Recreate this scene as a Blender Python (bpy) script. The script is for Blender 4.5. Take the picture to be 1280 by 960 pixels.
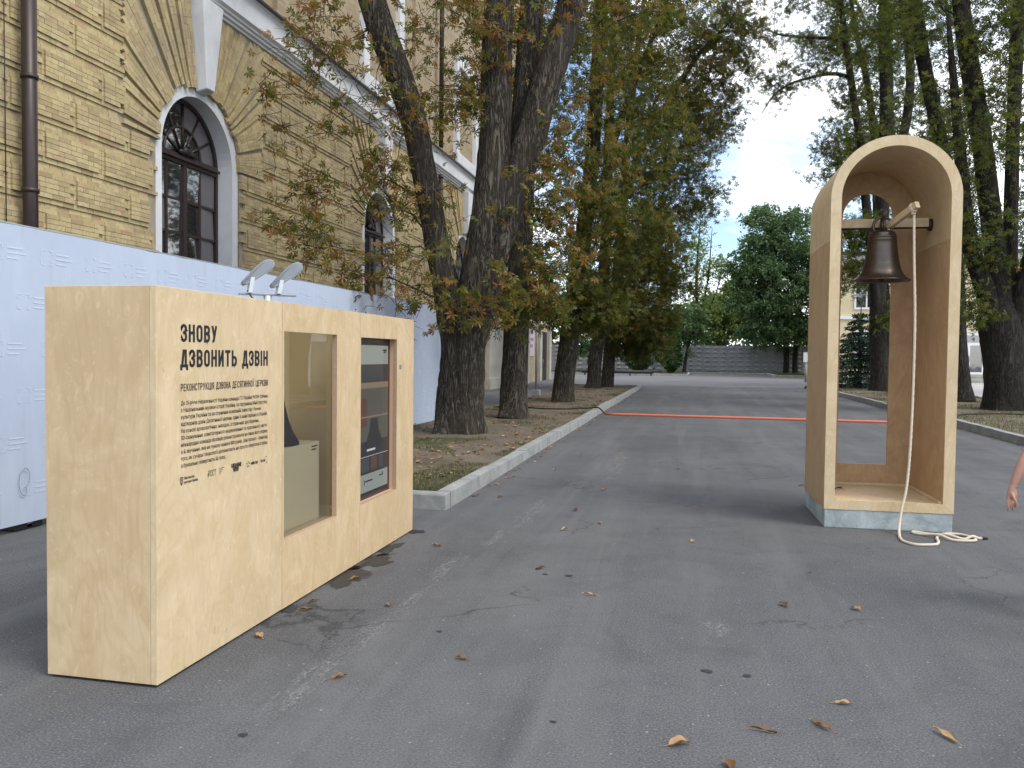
import bpy, math, random
import numpy as np
from mathutils import Vector, Matrix, noise
R = math.radians
PI = math.pi
rng = np.random.default_rng(7)
random.seed(7)
for _o in list(bpy.data.objects): bpy.data.objects.remove(_o, do_unlink=True)
SC = bpy.context.scene
COL = SC.collection

# ------------------------------------------------------------------ camera, sky, sun, exposure
cam = bpy.data.cameras.new('camera'); camo = bpy.data.objects.new('camera', cam); COL.objects.link(camo)
cam.sensor_width = 36.0; cam.lens = 36.0 * 1035.0 / 1280.0; cam.clip_start = 0.05; cam.clip_end = 2000
camo.matrix_world = Matrix.Translation((0, 0, 1.63)) @ Matrix.Rotation(.215, 4, 'Z') @ Matrix.Rotation(PI/2 - .0345, 4, 'X') @ Matrix.Rotation(.011, 4, 'Z')
SC.camera = camo
SUN_EL, SUN_AZ = R(52), math.atan2(0.92, -0.40)      # sun stands to the right, a little behind the camera
W = bpy.data.worlds.new('World'); SC.world = W; W.use_nodes = True
nt = W.node_tree; nt.nodes.clear()
wout = nt.nodes.new('ShaderNodeOutputWorld'); wbg = nt.nodes.new('ShaderNodeBackground'); wbg.inputs[1].default_value = 0.12
sky = nt.nodes.new('ShaderNodeTexSky'); sky.sky_type = 'NISHITA'; sky.sun_disc = False
sky.sun_elevation = SUN_EL; sky.sun_rotation = SUN_AZ; sky.air_density = 1.0; sky.dust_density = 0.6; sky.ozone_density = 2.0
wtc = nt.nodes.new('ShaderNodeTexCoord'); wmp = nt.nodes.new('ShaderNodeMapping'); wmp.inputs['Scale'].default_value = (1, 1, 2.2)
wmp.inputs['Location'].default_value = (0.35, 0.1, 0.2)
wn = nt.nodes.new('ShaderNodeTexNoise'); wn.inputs['Scale'].default_value = 2.6; wn.inputs['Detail'].default_value = 8; wn.inputs['Roughness'].default_value = .55
wr = nt.nodes.new('ShaderNodeValToRGB'); wr.color_ramp.elements[0].position = .405; wr.color_ramp.elements[1].position = .56
wmx = nt.nodes.new('ShaderNodeMix'); wmx.data_type = 'RGBA'; wmx.inputs[7].default_value = (8.6, 8.9, 9.4, 1)
nt.links.new(wtc.outputs['Generated'], wmp.inputs[0]); nt.links.new(wmp.outputs[0], wn.inputs[0]); nt.links.new(wn.outputs[0], wr.inputs[0])
nt.links.new(wr.outputs[0], wmx.inputs[0]); nt.links.new(sky.outputs[0], wmx.inputs[6]); nt.links.new(wmx.outputs[2], wbg.inputs[0]); nt.links.new(wbg.outputs[0], wout.inputs[0])
sl = bpy.data.lights.new('sun', 'SUN'); sl.energy = 1.25; sl.angle = R(26); sl.color = (1, .95, .87)
slo = bpy.data.objects.new('sun', sl); COL.objects.link(slo)
sdir = Vector((math.sin(SUN_AZ)*math.cos(SUN_EL), math.cos(SUN_AZ)*math.cos(SUN_EL), math.sin(SUN_EL)))
slo.rotation_euler = sdir.to_track_quat('Z', 'Y').to_euler(); slo.location = (0, -6, 30)
SC.view_settings.view_transform = 'Standard'; SC.view_settings.look = 'None'; SC.view_settings.gamma = 1; SC.view_settings.exposure = 0.95
SC.view_settings.use_curve_mapping = False
SC.render.engine = 'CYCLES'
SC.cycles.max_bounces = 7; SC.cycles.diffuse_bounces = 3; SC.cycles.transparent_max_bounces = 12
SC.cycles.use_denoising = True

# ------------------------------------------------------------------ material helpers
class NT:
    def __init__(s, name):
        s.m = bpy.data.materials.new(name); s.m.use_nodes = True; s.t = s.m.node_tree; s.t.nodes.clear()
        s.out = s.n('ShaderNodeOutputMaterial'); s.p = s.n('ShaderNodeBsdfPrincipled'); s.l(s.p.outputs[0], s.out.inputs[0])
    def n(s, kind, **kw):
        d = s.t.nodes.new(kind)
        for k, v in kw.items():
            if k in d.inputs.keys(): d.inputs[k].default_value = v
            else: setattr(d, k, v)
        return d
    def l(s, a, b): s.t.links.new(a, b)
    def coords(s, scale=(1, 1, 1), rot=(0, 0, 0), kind='Object'):
        tc = s.n('ShaderNodeTexCoord'); mp = s.n('ShaderNodeMapping'); mp.inputs['Scale'].default_value = scale; mp.inputs['Rotation'].default_value = rot
        s.l(tc.outputs[kind], mp.inputs[0]); return mp.outputs[0]
    def noise(s, vec, scale=5, detail=4, rough=.55, dist=0):
        d = s.n('ShaderNodeTexNoise'); d.inputs['Scale'].default_value = scale; d.inputs['Detail'].default_value = detail
        d.inputs['Roughness'].default_value = rough; d.inputs['Distortion'].default_value = dist
        if vec is not None: s.l(vec, d.inputs['Vector'])
        return d.outputs[0]
    def vor(s, vec, scale=5, feature='F1', out=0, rand=1.0):
        d = s.n('ShaderNodeTexVoronoi'); d.feature = feature; d.inputs['Scale'].default_value = scale; d.inputs['Randomness'].default_value = rand
        s.l(vec, d.inputs['Vector']); return d.outputs[out]
    def ramp(s, fac, stops, interp='LINEAR'):
        d = s.n('ShaderNodeValToRGB'); e = d.color_ramp.elements; d.color_ramp.interpolation = interp
        while len(e) < len(stops): e.new(.5)
        for i, (p, c) in enumerate(stops):
            e[i].position = p; e[i].color = (c, c, c, 1) if isinstance(c, (int, float)) else (*c, 1)
        s.l(fac, d.inputs[0]); return d.outputs[0]
    def mix(s, a, b, fac, mode='MIX'):
        d = s.n('ShaderNodeMix'); d.data_type = 'RGBA'; d.blend_type = mode
        for i, v in ((0, fac), (6, a), (7, b)):
            if isinstance(v, (int, float)): d.inputs[i].default_value = v if i == 0 else (v, v, v, 1)
            elif isinstance(v, tuple): d.inputs[i].default_value = (*v, 1)
            else: s.l(v, d.inputs[i])
        return d.outputs[2]
    def math(s, op, a, b=0.0, clamp=False):
        d = s.n('ShaderNodeMath'); d.operation = op; d.use_clamp = clamp
        for i, v in ((0, a), (1, b)):
            if isinstance(v, (int, float)): d.inputs[i].default_value = v
            else: s.l(v, d.inputs[i])
        return d.outputs[0]
    def attr(s, name):
        d = s.n('ShaderNodeAttribute'); d.attribute_name = name; return d.outputs['Fac']
    def bump(s, h, strength=.3, dist=.01):
        d = s.n('ShaderNodeBump'); d.inputs['Strength'].default_value = strength; d.inputs['Distance'].default_value = dist
        s.l(h, d.inputs['Height']); s.l(d.outputs[0], s.p.inputs['Normal'])
    def set(s, col=None, rough=.7, metal=0, spec=None):
        if col is not None:
            if isinstance(col, tuple): s.p.inputs['Base Color'].default_value = (*col, 1)
            else: s.l(col, s.p.inputs['Base Color'])
        if isinstance(rough, (int, float)): s.p.inputs['Roughness'].default_value = rough
        else: s.l(rough, s.p.inputs['Roughness'])
        s.p.inputs['Metallic'].default_value = metal
        if spec is not None: s.p.inputs['Specular IOR Level'].default_value = spec
        return s.m
M = {}
def plain(name, col, rough=.6, metal=0, var=.12, scale=8, bump=0.0, spec=None):
    t = NT(name); v = t.coords(); n = t.noise(v, scale, 5)
    c = t.mix(tuple(x*(1-var) for x in col), tuple(min(1, x*(1+var)) for x in col), n)
    if bump: t.bump(t.noise(v, scale*6, 4), bump, .004)
    M[name] = t.set(c, rough, metal, spec); return M[name]

def wood(name, ca, cb, cc, axis='z', rough=.52, seed=0.0):
    t = NT(name)
    tc = t.n('ShaderNodeTexCoord'); oi = t.n('ShaderNodeObjectInfo')
    add = t.n('ShaderNodeVectorMath', operation='ADD'); t.l(tc.outputs['Object'], add.inputs[0])
    cmb = t.n('ShaderNodeCombineXYZ'); r9 = t.math('MULTIPLY', oi.outputs['Random'], 37.0)
    for i in range(3): t.l(r9, cmb.inputs[i])
    t.l(cmb.outputs[0], add.inputs[1])
    def mp(sc):
        m = t.n('ShaderNodeMapping'); m.inputs['Scale'].default_value = sc; m.inputs['Location'].default_value = (seed, seed*.7, 0); t.l(add.outputs[0], m.inputs[0]); return m.outputs[0]
    a = {'z': (1, 1, .34), 'y': (1, .34, 1), 'x': (.34, 1, 1)}[axis]
    f = {'z': (1, 1, .03), 'y': (1, .03, 1), 'x': (.03, 1, 1)}[axis]
    big = t.noise(mp(a), 1.7, 3, .5, .9)
    rings = t.math('SINE', t.math('MULTIPLY', big, 95.0))
    rings = t.ramp(t.math('ADD', t.math('MULTIPLY', rings, .5), .5), [(0, 0.0), (.75, .25), (1, 1.0)])
    fib = t.noise(mp(f), 130, 3, .6)
    blot = t.noise(mp((1, 1, .8)), 3.2, 6, .62, 1.6)
    flame = t.noise(mp(tuple(x*1.0 for x in (1, 1, .55))), 15, 4, .6, 2.2)
    c = t.mix(ca, cb, t.ramp(blot, [(.36, 0.0), (.62, 1.0)]))
    patch = t.noise(mp((1, 1, .6)), .9, 4, .6, .6); c = t.mix(c, tuple(x*.86 for x in cb), t.math('MULTIPLY', t.ramp(patch, [(.5, 0.0), (.72, 1.0)]), .6))
    c = t.mix(c, cc, t.math('MULTIPLY', rings, .22))
    c = t.mix(c, tuple(min(1, x*1.22) for x in ca), t.math('MULTIPLY', t.ramp(flame, [(.55, 0.0), (.75, 1.0)]), .5))
    c = t.mix(c, cc, t.math('MULTIPLY', t.ramp(fib, [(.5, 0.0), (.8, 1.0)]), .30))
    sp = t.noise(mp((1, 1, .5)), 22, 2, .5)
    c = t.mix(c, tuple(x*.55 for x in cc), t.math('MULTIPLY', t.ramp(sp, [(.74, 0.0), (.80, 1.0)]), .5))
    t.bump(fib, .10, .002)
    M[name] = t.set(c, rough, 0, .35); return M[name]

wood('birch_ply', (.635, .49, .30), (.555, .41, .23), (.43, .285, .145))
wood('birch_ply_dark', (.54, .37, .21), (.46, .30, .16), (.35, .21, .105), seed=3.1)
wood('birch_ply_pale', (.66, .525, .335), (.59, .45, .265), (.46, .32, .17), seed=5.2)
wood('birch_ply_flat', (.66, .51, .325), (.585, .43, .255), (.46, .30, .16), axis='x', seed=1.7)
wood('ash_beam', (.60, .46, .29), (.54, .40, .24), (.40, .27, .15), axis='x', seed=2.2)
def ply_edge():
    t = NT('ply_edge'); v = t.coords(); n = t.noise(v, 40, 4)
    c = t.mix((.36, .235, .15), (.48, .335, .225), n); M['ply_edge'] = t.set(c, .6)
ply_edge()
def asphalt():
    t = NT('asphalt'); v = t.coords()
    big = t.noise(v, .35, 6, .6, .4); mid = t.noise(v, 3.0, 6, .65); fine = t.noise(v, 90, 4, .7)
    c = t.mix((.070, .072, .077), (.118, .118, .121), t.ramp(big, [(.3, 0.0), (.7, 1.0)]))
    c = t.mix(c, (.050, .051, .054), t.math('MULTIPLY', t.ramp(mid, [(.5, 0.0), (.8, 1.0)]), .55))
    c = t.mix(c, (.21, .207, .203), t.math('MULTIPLY', t.ramp(fine, [(.52, 0.0), (.66, 1.0)]), .7))
    c = t.mix(c, (.022, .022, .024), t.math('MULTIPLY', t.ramp(fine, [(.34, 1.0), (.47, 0.0)]), .8))
    pat = t.noise(v, .9, 7, .7, 1.0); c = t.mix(c, (.048, .048, .05), t.math('MULTIPLY', t.ramp(pat, [(.52, 0.0), (.64, 1.0)]), .38)); c = t.mix(c, (.15, .146, .142), t.math('MULTIPLY', t.ramp(pat, [(.32, 1.0), (.44, 0.0)]), .3))
    vs = t.n('ShaderNodeTexVoronoi'); vs.inputs['Scale'].default_value = 62; t.l(v, vs.inputs['Vector'])
    cell = t.n('ShaderNodeSeparateColor'); t.l(vs.outputs['Color'], cell.inputs[0])
    stone = t.math('MULTIPLY', t.math('LESS_THAN', vs.outputs['Distance'], t.math('MULTIPLY', cell.outputs[1], .42)), t.math('GREATER_THAN', cell.outputs[0], .84))
    c = t.mix(c, (.23, .225, .215), t.math('MULTIPLY', stone, t.math('MULTIPLY', cell.outputs[2], .6)))
    grit = t.noise(v, 210, 3, .8); c = t.mix(c, (.20, .195, .19), t.math('MULTIPLY', t.ramp(grit, [(.54, 0.0), (.68, 1.0)]), .55)); c = t.mix(c, (.03, .03, .03), t.math('MULTIPLY', t.ramp(grit, [(.34, 1.0), (.46, 0.0)]), .5))
    wear = t.noise(t.coords((1, .07, 1)), 1.5, 6, .65, .4); c = t.mix(c, (.165, .163, .162), t.math('MULTIPLY', t.ramp(wear, [(.48, 0.0), (.68, 1.0)]), .45)); c = t.mix(c, (.05, .05, .052), t.math('MULTIPLY', t.ramp(wear, [(.30, 1.0), (.42, 0.0)]), .35))
    vs2 = t.n('ShaderNodeTexVoronoi'); vs2.inputs['Scale'].default_value = 30; t.l(v, vs2.inputs['Vector']); c3 = t.n('ShaderNodeSeparateColor'); t.l(vs2.outputs['Color'], c3.inputs[0])
    st2 = t.math('MULTIPLY', t.math('LESS_THAN', vs2.outputs['Distance'], t.math('MULTIPLY', c3.outputs[1], .22)), t.math('GREATER_THAN', c3.outputs[0], .87)); c = t.mix(c, (.27, .265, .255), t.math('MULTIPLY', st2, c3.outputs[2]))
    # hairline cracks
    wv = t.n('ShaderNodeMapping'); wv.inputs['Scale'].default_value = (.22, .22, .22); t.l(v, wv.inputs[0])
    wob = t.noise(v, 1.4, 5, .6); ad = t.n('ShaderNodeVectorMath', operation='ADD'); cb = t.n('ShaderNodeCombineXYZ')
    w2 = t.math('MULTIPLY', wob, .35); t.l(w2, cb.inputs[0]); t.l(w2, cb.inputs[1]); t.l(wv.outputs[0], ad.inputs[0]); t.l(cb.outputs[0], ad.inputs[1])
    ed = t.vor(ad.outputs[0], 1.3, 'DISTANCE_TO_EDGE')
    crk = t.math('MULTIPLY', t.ramp(ed, [(.0, 1.0), (.005, 0.0)]), t.ramp(t.noise(v, .5, 2), [(.50, 0.0), (.56, 1.0)]))
    c = t.mix(c, (.02, .02, .02), t.math('MULTIPLY', crk, .7))
    t.bump(t.math('ADD', fine, t.math('MULTIPLY', t.noise(v, 30, 3), .7)), .55, .006)
    M['asphalt'] = t.set(c, .88, 0, .3)
asphalt()
def soil():
    t = NT('soil'); v = t.coords(); a = t.noise(v, .8, 6, .6); f = t.noise(v, 25, 5, .7)
    c = t.mix((.115, .092, .068), (.20, .165, .125), t.ramp(a, [(.3, 0.0), (.7, 1.0)]))
    c = t.mix(c, (.055, .043, .03), t.math('MULTIPLY', t.ramp(f, [(.5, 0.0), (.75, 1.0)]), .7))
    c = t.mix(c, (.05, .07, .022), t.math('MULTIPLY', t.ramp(t.noise(v, 1.7, 5, .65), [(.52, 0.0), (.68, 1.0)]), .5))
    t.bump(f, .8, .03); M['soil'] = t.set(c, .95, 0, .2)
soil()
def concrete(name, ca, cb, sc=3.0):
    t = NT(name); v = t.coords(); a = t.noise(v, sc, 7, .65, .8); f = t.noise(v, 60, 4, .7)
    c = t.mix(ca, cb, t.ramp(a, [(.35, 0.0), (.65, 1.0)]))
    c = t.mix(c, tuple(x*.6 for x in ca), t.math('MULTIPLY', t.ramp(f, [(.55, 0.0), (.75, 1.0)]), .6))
    t.bump(t.math('ADD', f, a), .4, .008); M[name] = t.set(c, .85, 0, .3)
concrete('kerb_concrete', (.22, .225, .215), (.345, .345, .33))
concrete('base_concrete', (.24, .285, .285), (.44, .49, .49), 4.5)
concrete('far_concrete', (.30, .315, .33), (.38, .39, .405), .6)
concrete('pale_stone', (.34, .32, .27), (.48, .45, .39), 1.2)
concrete('sunlit_asphalt', (.125, .122, .124), (.165, .160, .163), .3)  # asphalt made lighter, with the far sunlight put into its colour
concrete('paving', (.36, .34, .33), (.46, .44, .42), .4)
def brick_mat():
    t = NT('yellow_brick'); v = t.coords(); oi = t.n('ShaderNodeObjectInfo')
    r = t.math('FRACT', t.math('ADD', t.attr('rnd'), oi.outputs['Random']))
    c = t.ramp(r, [(0, (.36, .275, .15)), (.18, (.415, .33, .175)), (.5, (.47, .38, .20)), (.88, (.52, .43, .235)), (.97, (.44, .32, .19)), (1, (.39, .26, .155))])
    n = t.noise(v, 14, 6, .65); big = t.noise(v, .45, 5, .6, .5)
    c = t.mix(c, tuple(x for x in (.22, .17, .12)), t.math('MULTIPLY', t.ramp(n, [(.48, 0.0), (.72, 1.0)]), .45))
    c = t.mix(c, (.25, .205, .15), t.math('MULTIPLY', t.ramp(big, [(.45, 0.0), (.72, 1.0)]), .6)); c = t.mix(c, (.20, .16, .12), t.math('MULTIPLY', t.ramp(t.noise(t.coords((3, 3, .25)), 1.2, 5, .6), [(.55, 0.0), (.75, 1.0)]), .45))
    t.bump(n, .6, .012); M['yellow_brick'] = t.set(c, .9, 0, .2)
brick_mat()
def brickwall_mat():
    t = NT('brick_wall')
    tc = t.n('ShaderNodeTexCoord'); sep = t.n('ShaderNodeSeparateXYZ'); t.l(tc.outputs['Object'], sep.inputs[0]); cmb = t.n('ShaderNodeCombineXYZ')
    t.l(t.math('ADD', sep.outputs[1], sep.outputs[0]), cmb.inputs[0]); t.l(sep.outputs[2], cmb.inputs[1])
    b = t.n('ShaderNodeTexBrick'); b.inputs['Scale'].default_value = 1.0; b.inputs['Brick Width'].default_value = .26; b.inputs['Row Height'].default_value = .075
    b.inputs['Mortar Size'].default_value = .006; b.inputs['Bias'].default_value = 0; b.inputs['Color1'].default_value = (.33, .25, .15, 1); b.inputs['Color2'].default_value = (.47, .38, .23, 1); b.inputs['Mortar'].default_value = (.30, .27, .22, 1)
    t.l(cmb.outputs[0], b.inputs['Vector'])
    big = t.noise(tc.outputs['Object'], .4, 5, .6, .5)
    c = t.mix(b.outputs[0], (.25, .20, .145), t.math('MULTIPLY', t.ramp(big, [(.4, 0.0), (.7, 1.0)]), .5))
    t.bump(t.math('SUBTRACT', 1.0, b.outputs['Fac']), .5, .01); M['brick_wall'] = t.set(c, .9, 0, .2)
brickwall_mat()
concrete('mortar', (.27, .235, .175), (.36, .32, .25), 2.0)
concrete('white_plaster', (.58, .59, .60), (.70, .71, .72), 1.0)
concrete('yellow_plaster', (.62, .53, .33), (.70, .61, .40), .7)
plain('white_paint', (.74, .75, .77), .45, 0, .05)
plain('warm_edge', (.62, .38, .235), .6, 0, .06, 20)
plain('dark_patina', (.022, .021, .020), .6, 0, .2, spec=.25)
plain('dark_metal', (.022, .018, .017), .45, .3, .2)
plain('brown_metal', (.05, .035, .032), .42, .4, .15)
plain('black_rubber', (.012, .012, .013), .6, 0, .2)
plain('print_black', (.011, .011, .014), .55, 0, .05)
plain('lamp_grey', (.24, .265, .285), .42, .4, .1)
plain('lamp_light', (.55, .58, .60), .4, .4, .08)
plain('cream_rope', (.62, .54, .42), .85, 0, .1, 60, .5)
plain('orange_plastic', (.60, .15, .075), .5, 0, .1, 5)
plain('roof_metal', (.07, .06, .055), .4, .5, .1)
plain('screen_bezel', (.012, .010, .014), .25, 0, .1)
plain('pink_poster', (.56, .42, .44), .6, 0, .1, 3)
plain('purple_ink', (.26, .17, .33), .6, 0, .1, 3)
plain('denim', (.05, .07, .12), .85, 0, .15, 30)
plain('dark_cotton', (.03, .03, .036), .9, 0, .15, 30)
plain('hair_brown', (.045, .025, .015), .5, 0, .3, 60)
plain('skin', (.40, .215, .155), .5, 0, .07, 9)
plain('eye_white', (.7, .68, .65), .3, 0, .02)
def bronze():
    t = NT('bell_bronze'); v = t.coords(); n = t.noise(v, 6, 5, .6, .5); f = t.noise(t.coords((1, 1, 22)), 9, 3, .6)
    c = t.mix((.075, .062, .052), (.125, .100, .082), n); c = t.mix(c, (.15, .115, .09), t.math('MULTIPLY', t.ramp(f, [(.5, 0.0), (.8, 1.0)]), .3))
    t.bump(f, .12, .003); M['bell_bronze'] = t.set(c, t.ramp(n, [(.3, .26), (.7, .40)]), .85)
bronze()
def glass(name, tint, rough=0.0, extra=0.0):
    t = NT(name); t.t.nodes.remove(t.p)
    tr = t.n('ShaderNodeBsdfTransparent'); tr.inputs[0].default_value = (*tint, 1); gl = t.n('ShaderNodeBsdfGlossy'); gl.inputs['Roughness'].default_value = rough; gl.inputs[0].default_value = (1, 1, 1, 1)
    fr = t.n('ShaderNodeFresnel'); fr.inputs[0].default_value = 1.5; mx = t.n('ShaderNodeMixShader')
    t.l(t.math('ADD', t.math('MULTIPLY', fr.outputs[0], 1.1), extra, True), mx.inputs[0])
    t.l(tr.outputs[0], mx.inputs[1]); t.l(gl.outputs[0], mx.inputs[2]); t.l(mx.outputs[0], t.out.inputs[0]); M[name] = t.m
glass('clear_glass', (.95, .95, .92), 0.0, .015)
plain('niche_paint', (.76, .655, .44), .6, 0, .04, 3)
def dark_glass():
    t = NT('window_glass'); v = t.coords(); n = t.noise(v, 1.1, 2); t.bump(n, .04, .05)
    t.p.inputs['IOR'].default_value = 2.1
    M['window_glass'] = t.set(t.mix((.012, .014, .018), (.03, .032, .036), n), .03, 0, .9)
dark_glass()
plain('curtain_grey', (.13, .12, .125), .25, 0, .06, 2)
def bark(name, ca, cb, low=0.0):
    t = NT(name); v = t.coords((1, 1, .13)); n = t.noise(v, 9, 8, .7, 2.0); n2 = t.noise(v, 26, 6, .7, 1.0); f = t.noise(t.coords((1, 1, .6)), 38, 6, .7); big = t.noise(t.coords(), 1.1, 4)
    rid = t.math('ABSOLUTE', t.math('SUBTRACT', n, .5)); h = t.math('ADD', t.math('MULTIPLY', t.ramp(rid, [(0, 0.0), (.10, 1.0)]), .55), t.math('ADD', t.math('MULTIPLY', n2, .5), t.math('MULTIPLY', f, .25)))
    c = t.mix(ca, cb, t.ramp(h, [(.45, 0.0), (1.05, 1.0)])); c = t.mix(c, tuple(x*.55 for x in cb), t.math('MULTIPLY', t.ramp(big, [(.45, 0.0), (.7, 1.0)]), .5))
    t.bump(h, 1.0, .03); M[name] = t.set(c, .95, 0, .15)
bark('bark_grey', (.028, .024, .019), (.165, .142, .112))
bark('bark_dark', (.018, .016, .014), (.075, .066, .056))
def leafmat(name, stops, trans=.45):
    t = NT(name); t.t.nodes.remove(t.p)
    a = t.attr('rnd'); oi = t.n('ShaderNodeObjectInfo'); v = t.coords()
    r = t.math('ADD', a, t.math('MULTIPLY', t.math('SUBTRACT', t.noise(v, 9, 2), .5), .35), True)
    c = t.ramp(r, stops)
    d = t.n('ShaderNodeBsdfDiffuse'); tr = t.n('ShaderNodeBsdfTranslucent'); gl = t.n('ShaderNodeBsdfGlossy'); gl.inputs['Roughness'].default_value = .45
    c2 = t.mix(c, (1.15, 1.1, .6), 1.0, 'MULTIPLY'); t.l(c, d.inputs[0]); t.l(c2, tr.inputs[0])
    m1 = t.n('ShaderNodeMixShader'); m1.inputs[0].default_value = trans; t.l(d.outputs[0], m1.inputs[1]); t.l(tr.outputs[0], m1.inputs[2])
    m2 = t.n('ShaderNodeMixShader'); m2.inputs[0].default_value = .02; t.l(m1.outputs[0], m2.inputs[1]); t.l(gl.outputs[0], m2.inputs[2]); t.l(m2.outputs[0], t.out.inputs[0])
    M[name] = t.m
leafmat('leaf_rusty', [(0, (.052, .082, .015)), (.32, (.095, .120, .020)), (.55, (.18, .165, .034)), (.72, (.255, .175, .050)), (.87, (.32, .155, .052)), (1, (.17, .078, .03))])
leafmat('leaf_olive', [(0, (.040, .066, .012)), (.4, (.074, .096, .017)), (.65, (.125, .118, .024)), (.85, (.20, .125, .030)), (1, (.23, .10, .028))])
leafmat('leaf_green', [(0, (.045, .070, .015)), (.5, (.092, .120, .024)), (.8, (.165, .165, .038)), (1, (.25, .165, .05))])
leafmat('leaf_blue', [(0, (.05, .095, .042)), (.5, (.092, .16, .068)), (1, (.16, .245, .105))], .4)
leafmat('leaf_lime', [(0, (.10, .155, .045)), (.5, (.165, .235, .07)), (1, (.25, .32, .11))])
leafmat('leaf_thuja', [(0, (.018, .045, .014)), (.5, (.030, .070, .020)), (1, (.05, .10, .03))], .15)
leafmat('leaf_spruce', [(0, (.016, .034, .022)), (.5, (.030, .056, .036)), (1, (.055, .09, .06))], .1)
leafmat('grass_blade', [(0, (.045, .075, .018)), (.5, (.075, .115, .028)), (1, (.16, .15, .06))])
leafmat('litter_leaf', [(0, (.10, .055, .028)), (.4, (.22, .115, .05)), (.75, (.34, .19, .085)), (1, (.45, .30, .16))], .15)
plain('husk_green', (.16, .26, .05), .6, 0, .2)
def hoarding_mat():
    t = NT('hoarding_vinyl'); v = t.coords((1, 1, .25)); n = t.noise(v, 5, 4, .6); b = t.noise(t.coords(), .7, 4)
    c = t.mix((.40, .46, .57), (.46, .52, .62), b); c = t.mix(c, (.51, .57, .67), t.math('MULTIPLY', t.ramp(n, [(.5, 0.0), (.8, 1.0)]), .5))
    gr = t.noise(t.coords((1, 2.5, .35)), 3.5, 6, .65); c = t.mix(c, (.30, .31, .33), t.math('MULTIPLY', t.ramp(gr, [(.56, 0.0), (.75, 1.0)]), .35))
    t.bump(t.noise(t.coords((1, 1, .5)), 2.2, 4, .5, 1.5), .12, .03); M['hoarding_vinyl'] = t.set(c, .68, 0, .3)
hoarding_mat()
plain('hoarding_print', (.52, .58, .68), .5, 0, .03)
def farwall_mat():
    M['far_panel'] = M['far_concrete']
farwall_mat()
def stain_mat(name, col, rough, thr, scale, amt=1.0, stretch=(1, 1, 1), soft=.10):
    t = NT(name); v = t.coords(stretch); n = t.noise(v, scale, 6, .7); e = t.attr('edge')
    t.set(col, rough); tr = t.n('ShaderNodeBsdfTransparent'); mx = t.n('ShaderNodeMixShader')
    if name == 'chalk_scuff':
        st = t.noise(t.coords((1, .12, 1)), 18, 4, .6); f = t.math('MULTIPLY', t.math('MULTIPLY', t.ramp(n, [(.40, 0.0), (.60, 1.0)]), t.ramp(st, [(.36, 0.0), (.56, 1.0)])), t.math('MULTIPLY', t.ramp(e, [(0, 0.0), (.55, 1.0)]), amt))
    else: f = t.math('MULTIPLY', t.ramp(t.math('ADD', n, t.math('MULTIPLY', t.math('SUBTRACT', e, .5), .8)), [(thr, 0.0), (thr+soft, 1.0)]), amt)
    t.l(f, mx.inputs[0]); t.l(tr.outputs[0], mx.inputs[1]); t.l(t.p.outputs[0], mx.inputs[2]); t.l(mx.outputs[0], t.out.inputs[0]); M[name] = t.m
stain_mat('chalk_scuff', (.27, .265, .26), .9, .48, 70, .62, (1, .5, 1), .4)
stain_mat('wet_stain', (.028, .027, .027), .55, .40, 6, .9)
stain_mat('oil_spot', (.028, .028, .03), .6, .5, 6, .85)
def emis(name, col, st):
    t = NT(name); t.set(tuple(x*.05 for x in col), .15, 0, .5); t.p.inputs['Emission Color'].default_value = (*col, 1); t.p.inputs['Emission Strength'].default_value = st; M[name] = t.m
emis('scr_light', (.36, .40, .37), 0.3); emis('scr_mid', (.12, .12, .10), 0.3); emis('scr_dark', (.04, .04, .045), 0.3); emis('scr_red', (.15, .075, .06), 0.28)
emis('scr_bell', (.025, .022, .022), .5); emis('scr_blue', (.075, .08, .085), 0.3); emis('scr_white', (.6, .6, .58), 0.4); emis('scr_ink', (.01, .01, .012), .2); emis('scr_tan', (.28, .21, .15), 0.32)

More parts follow.
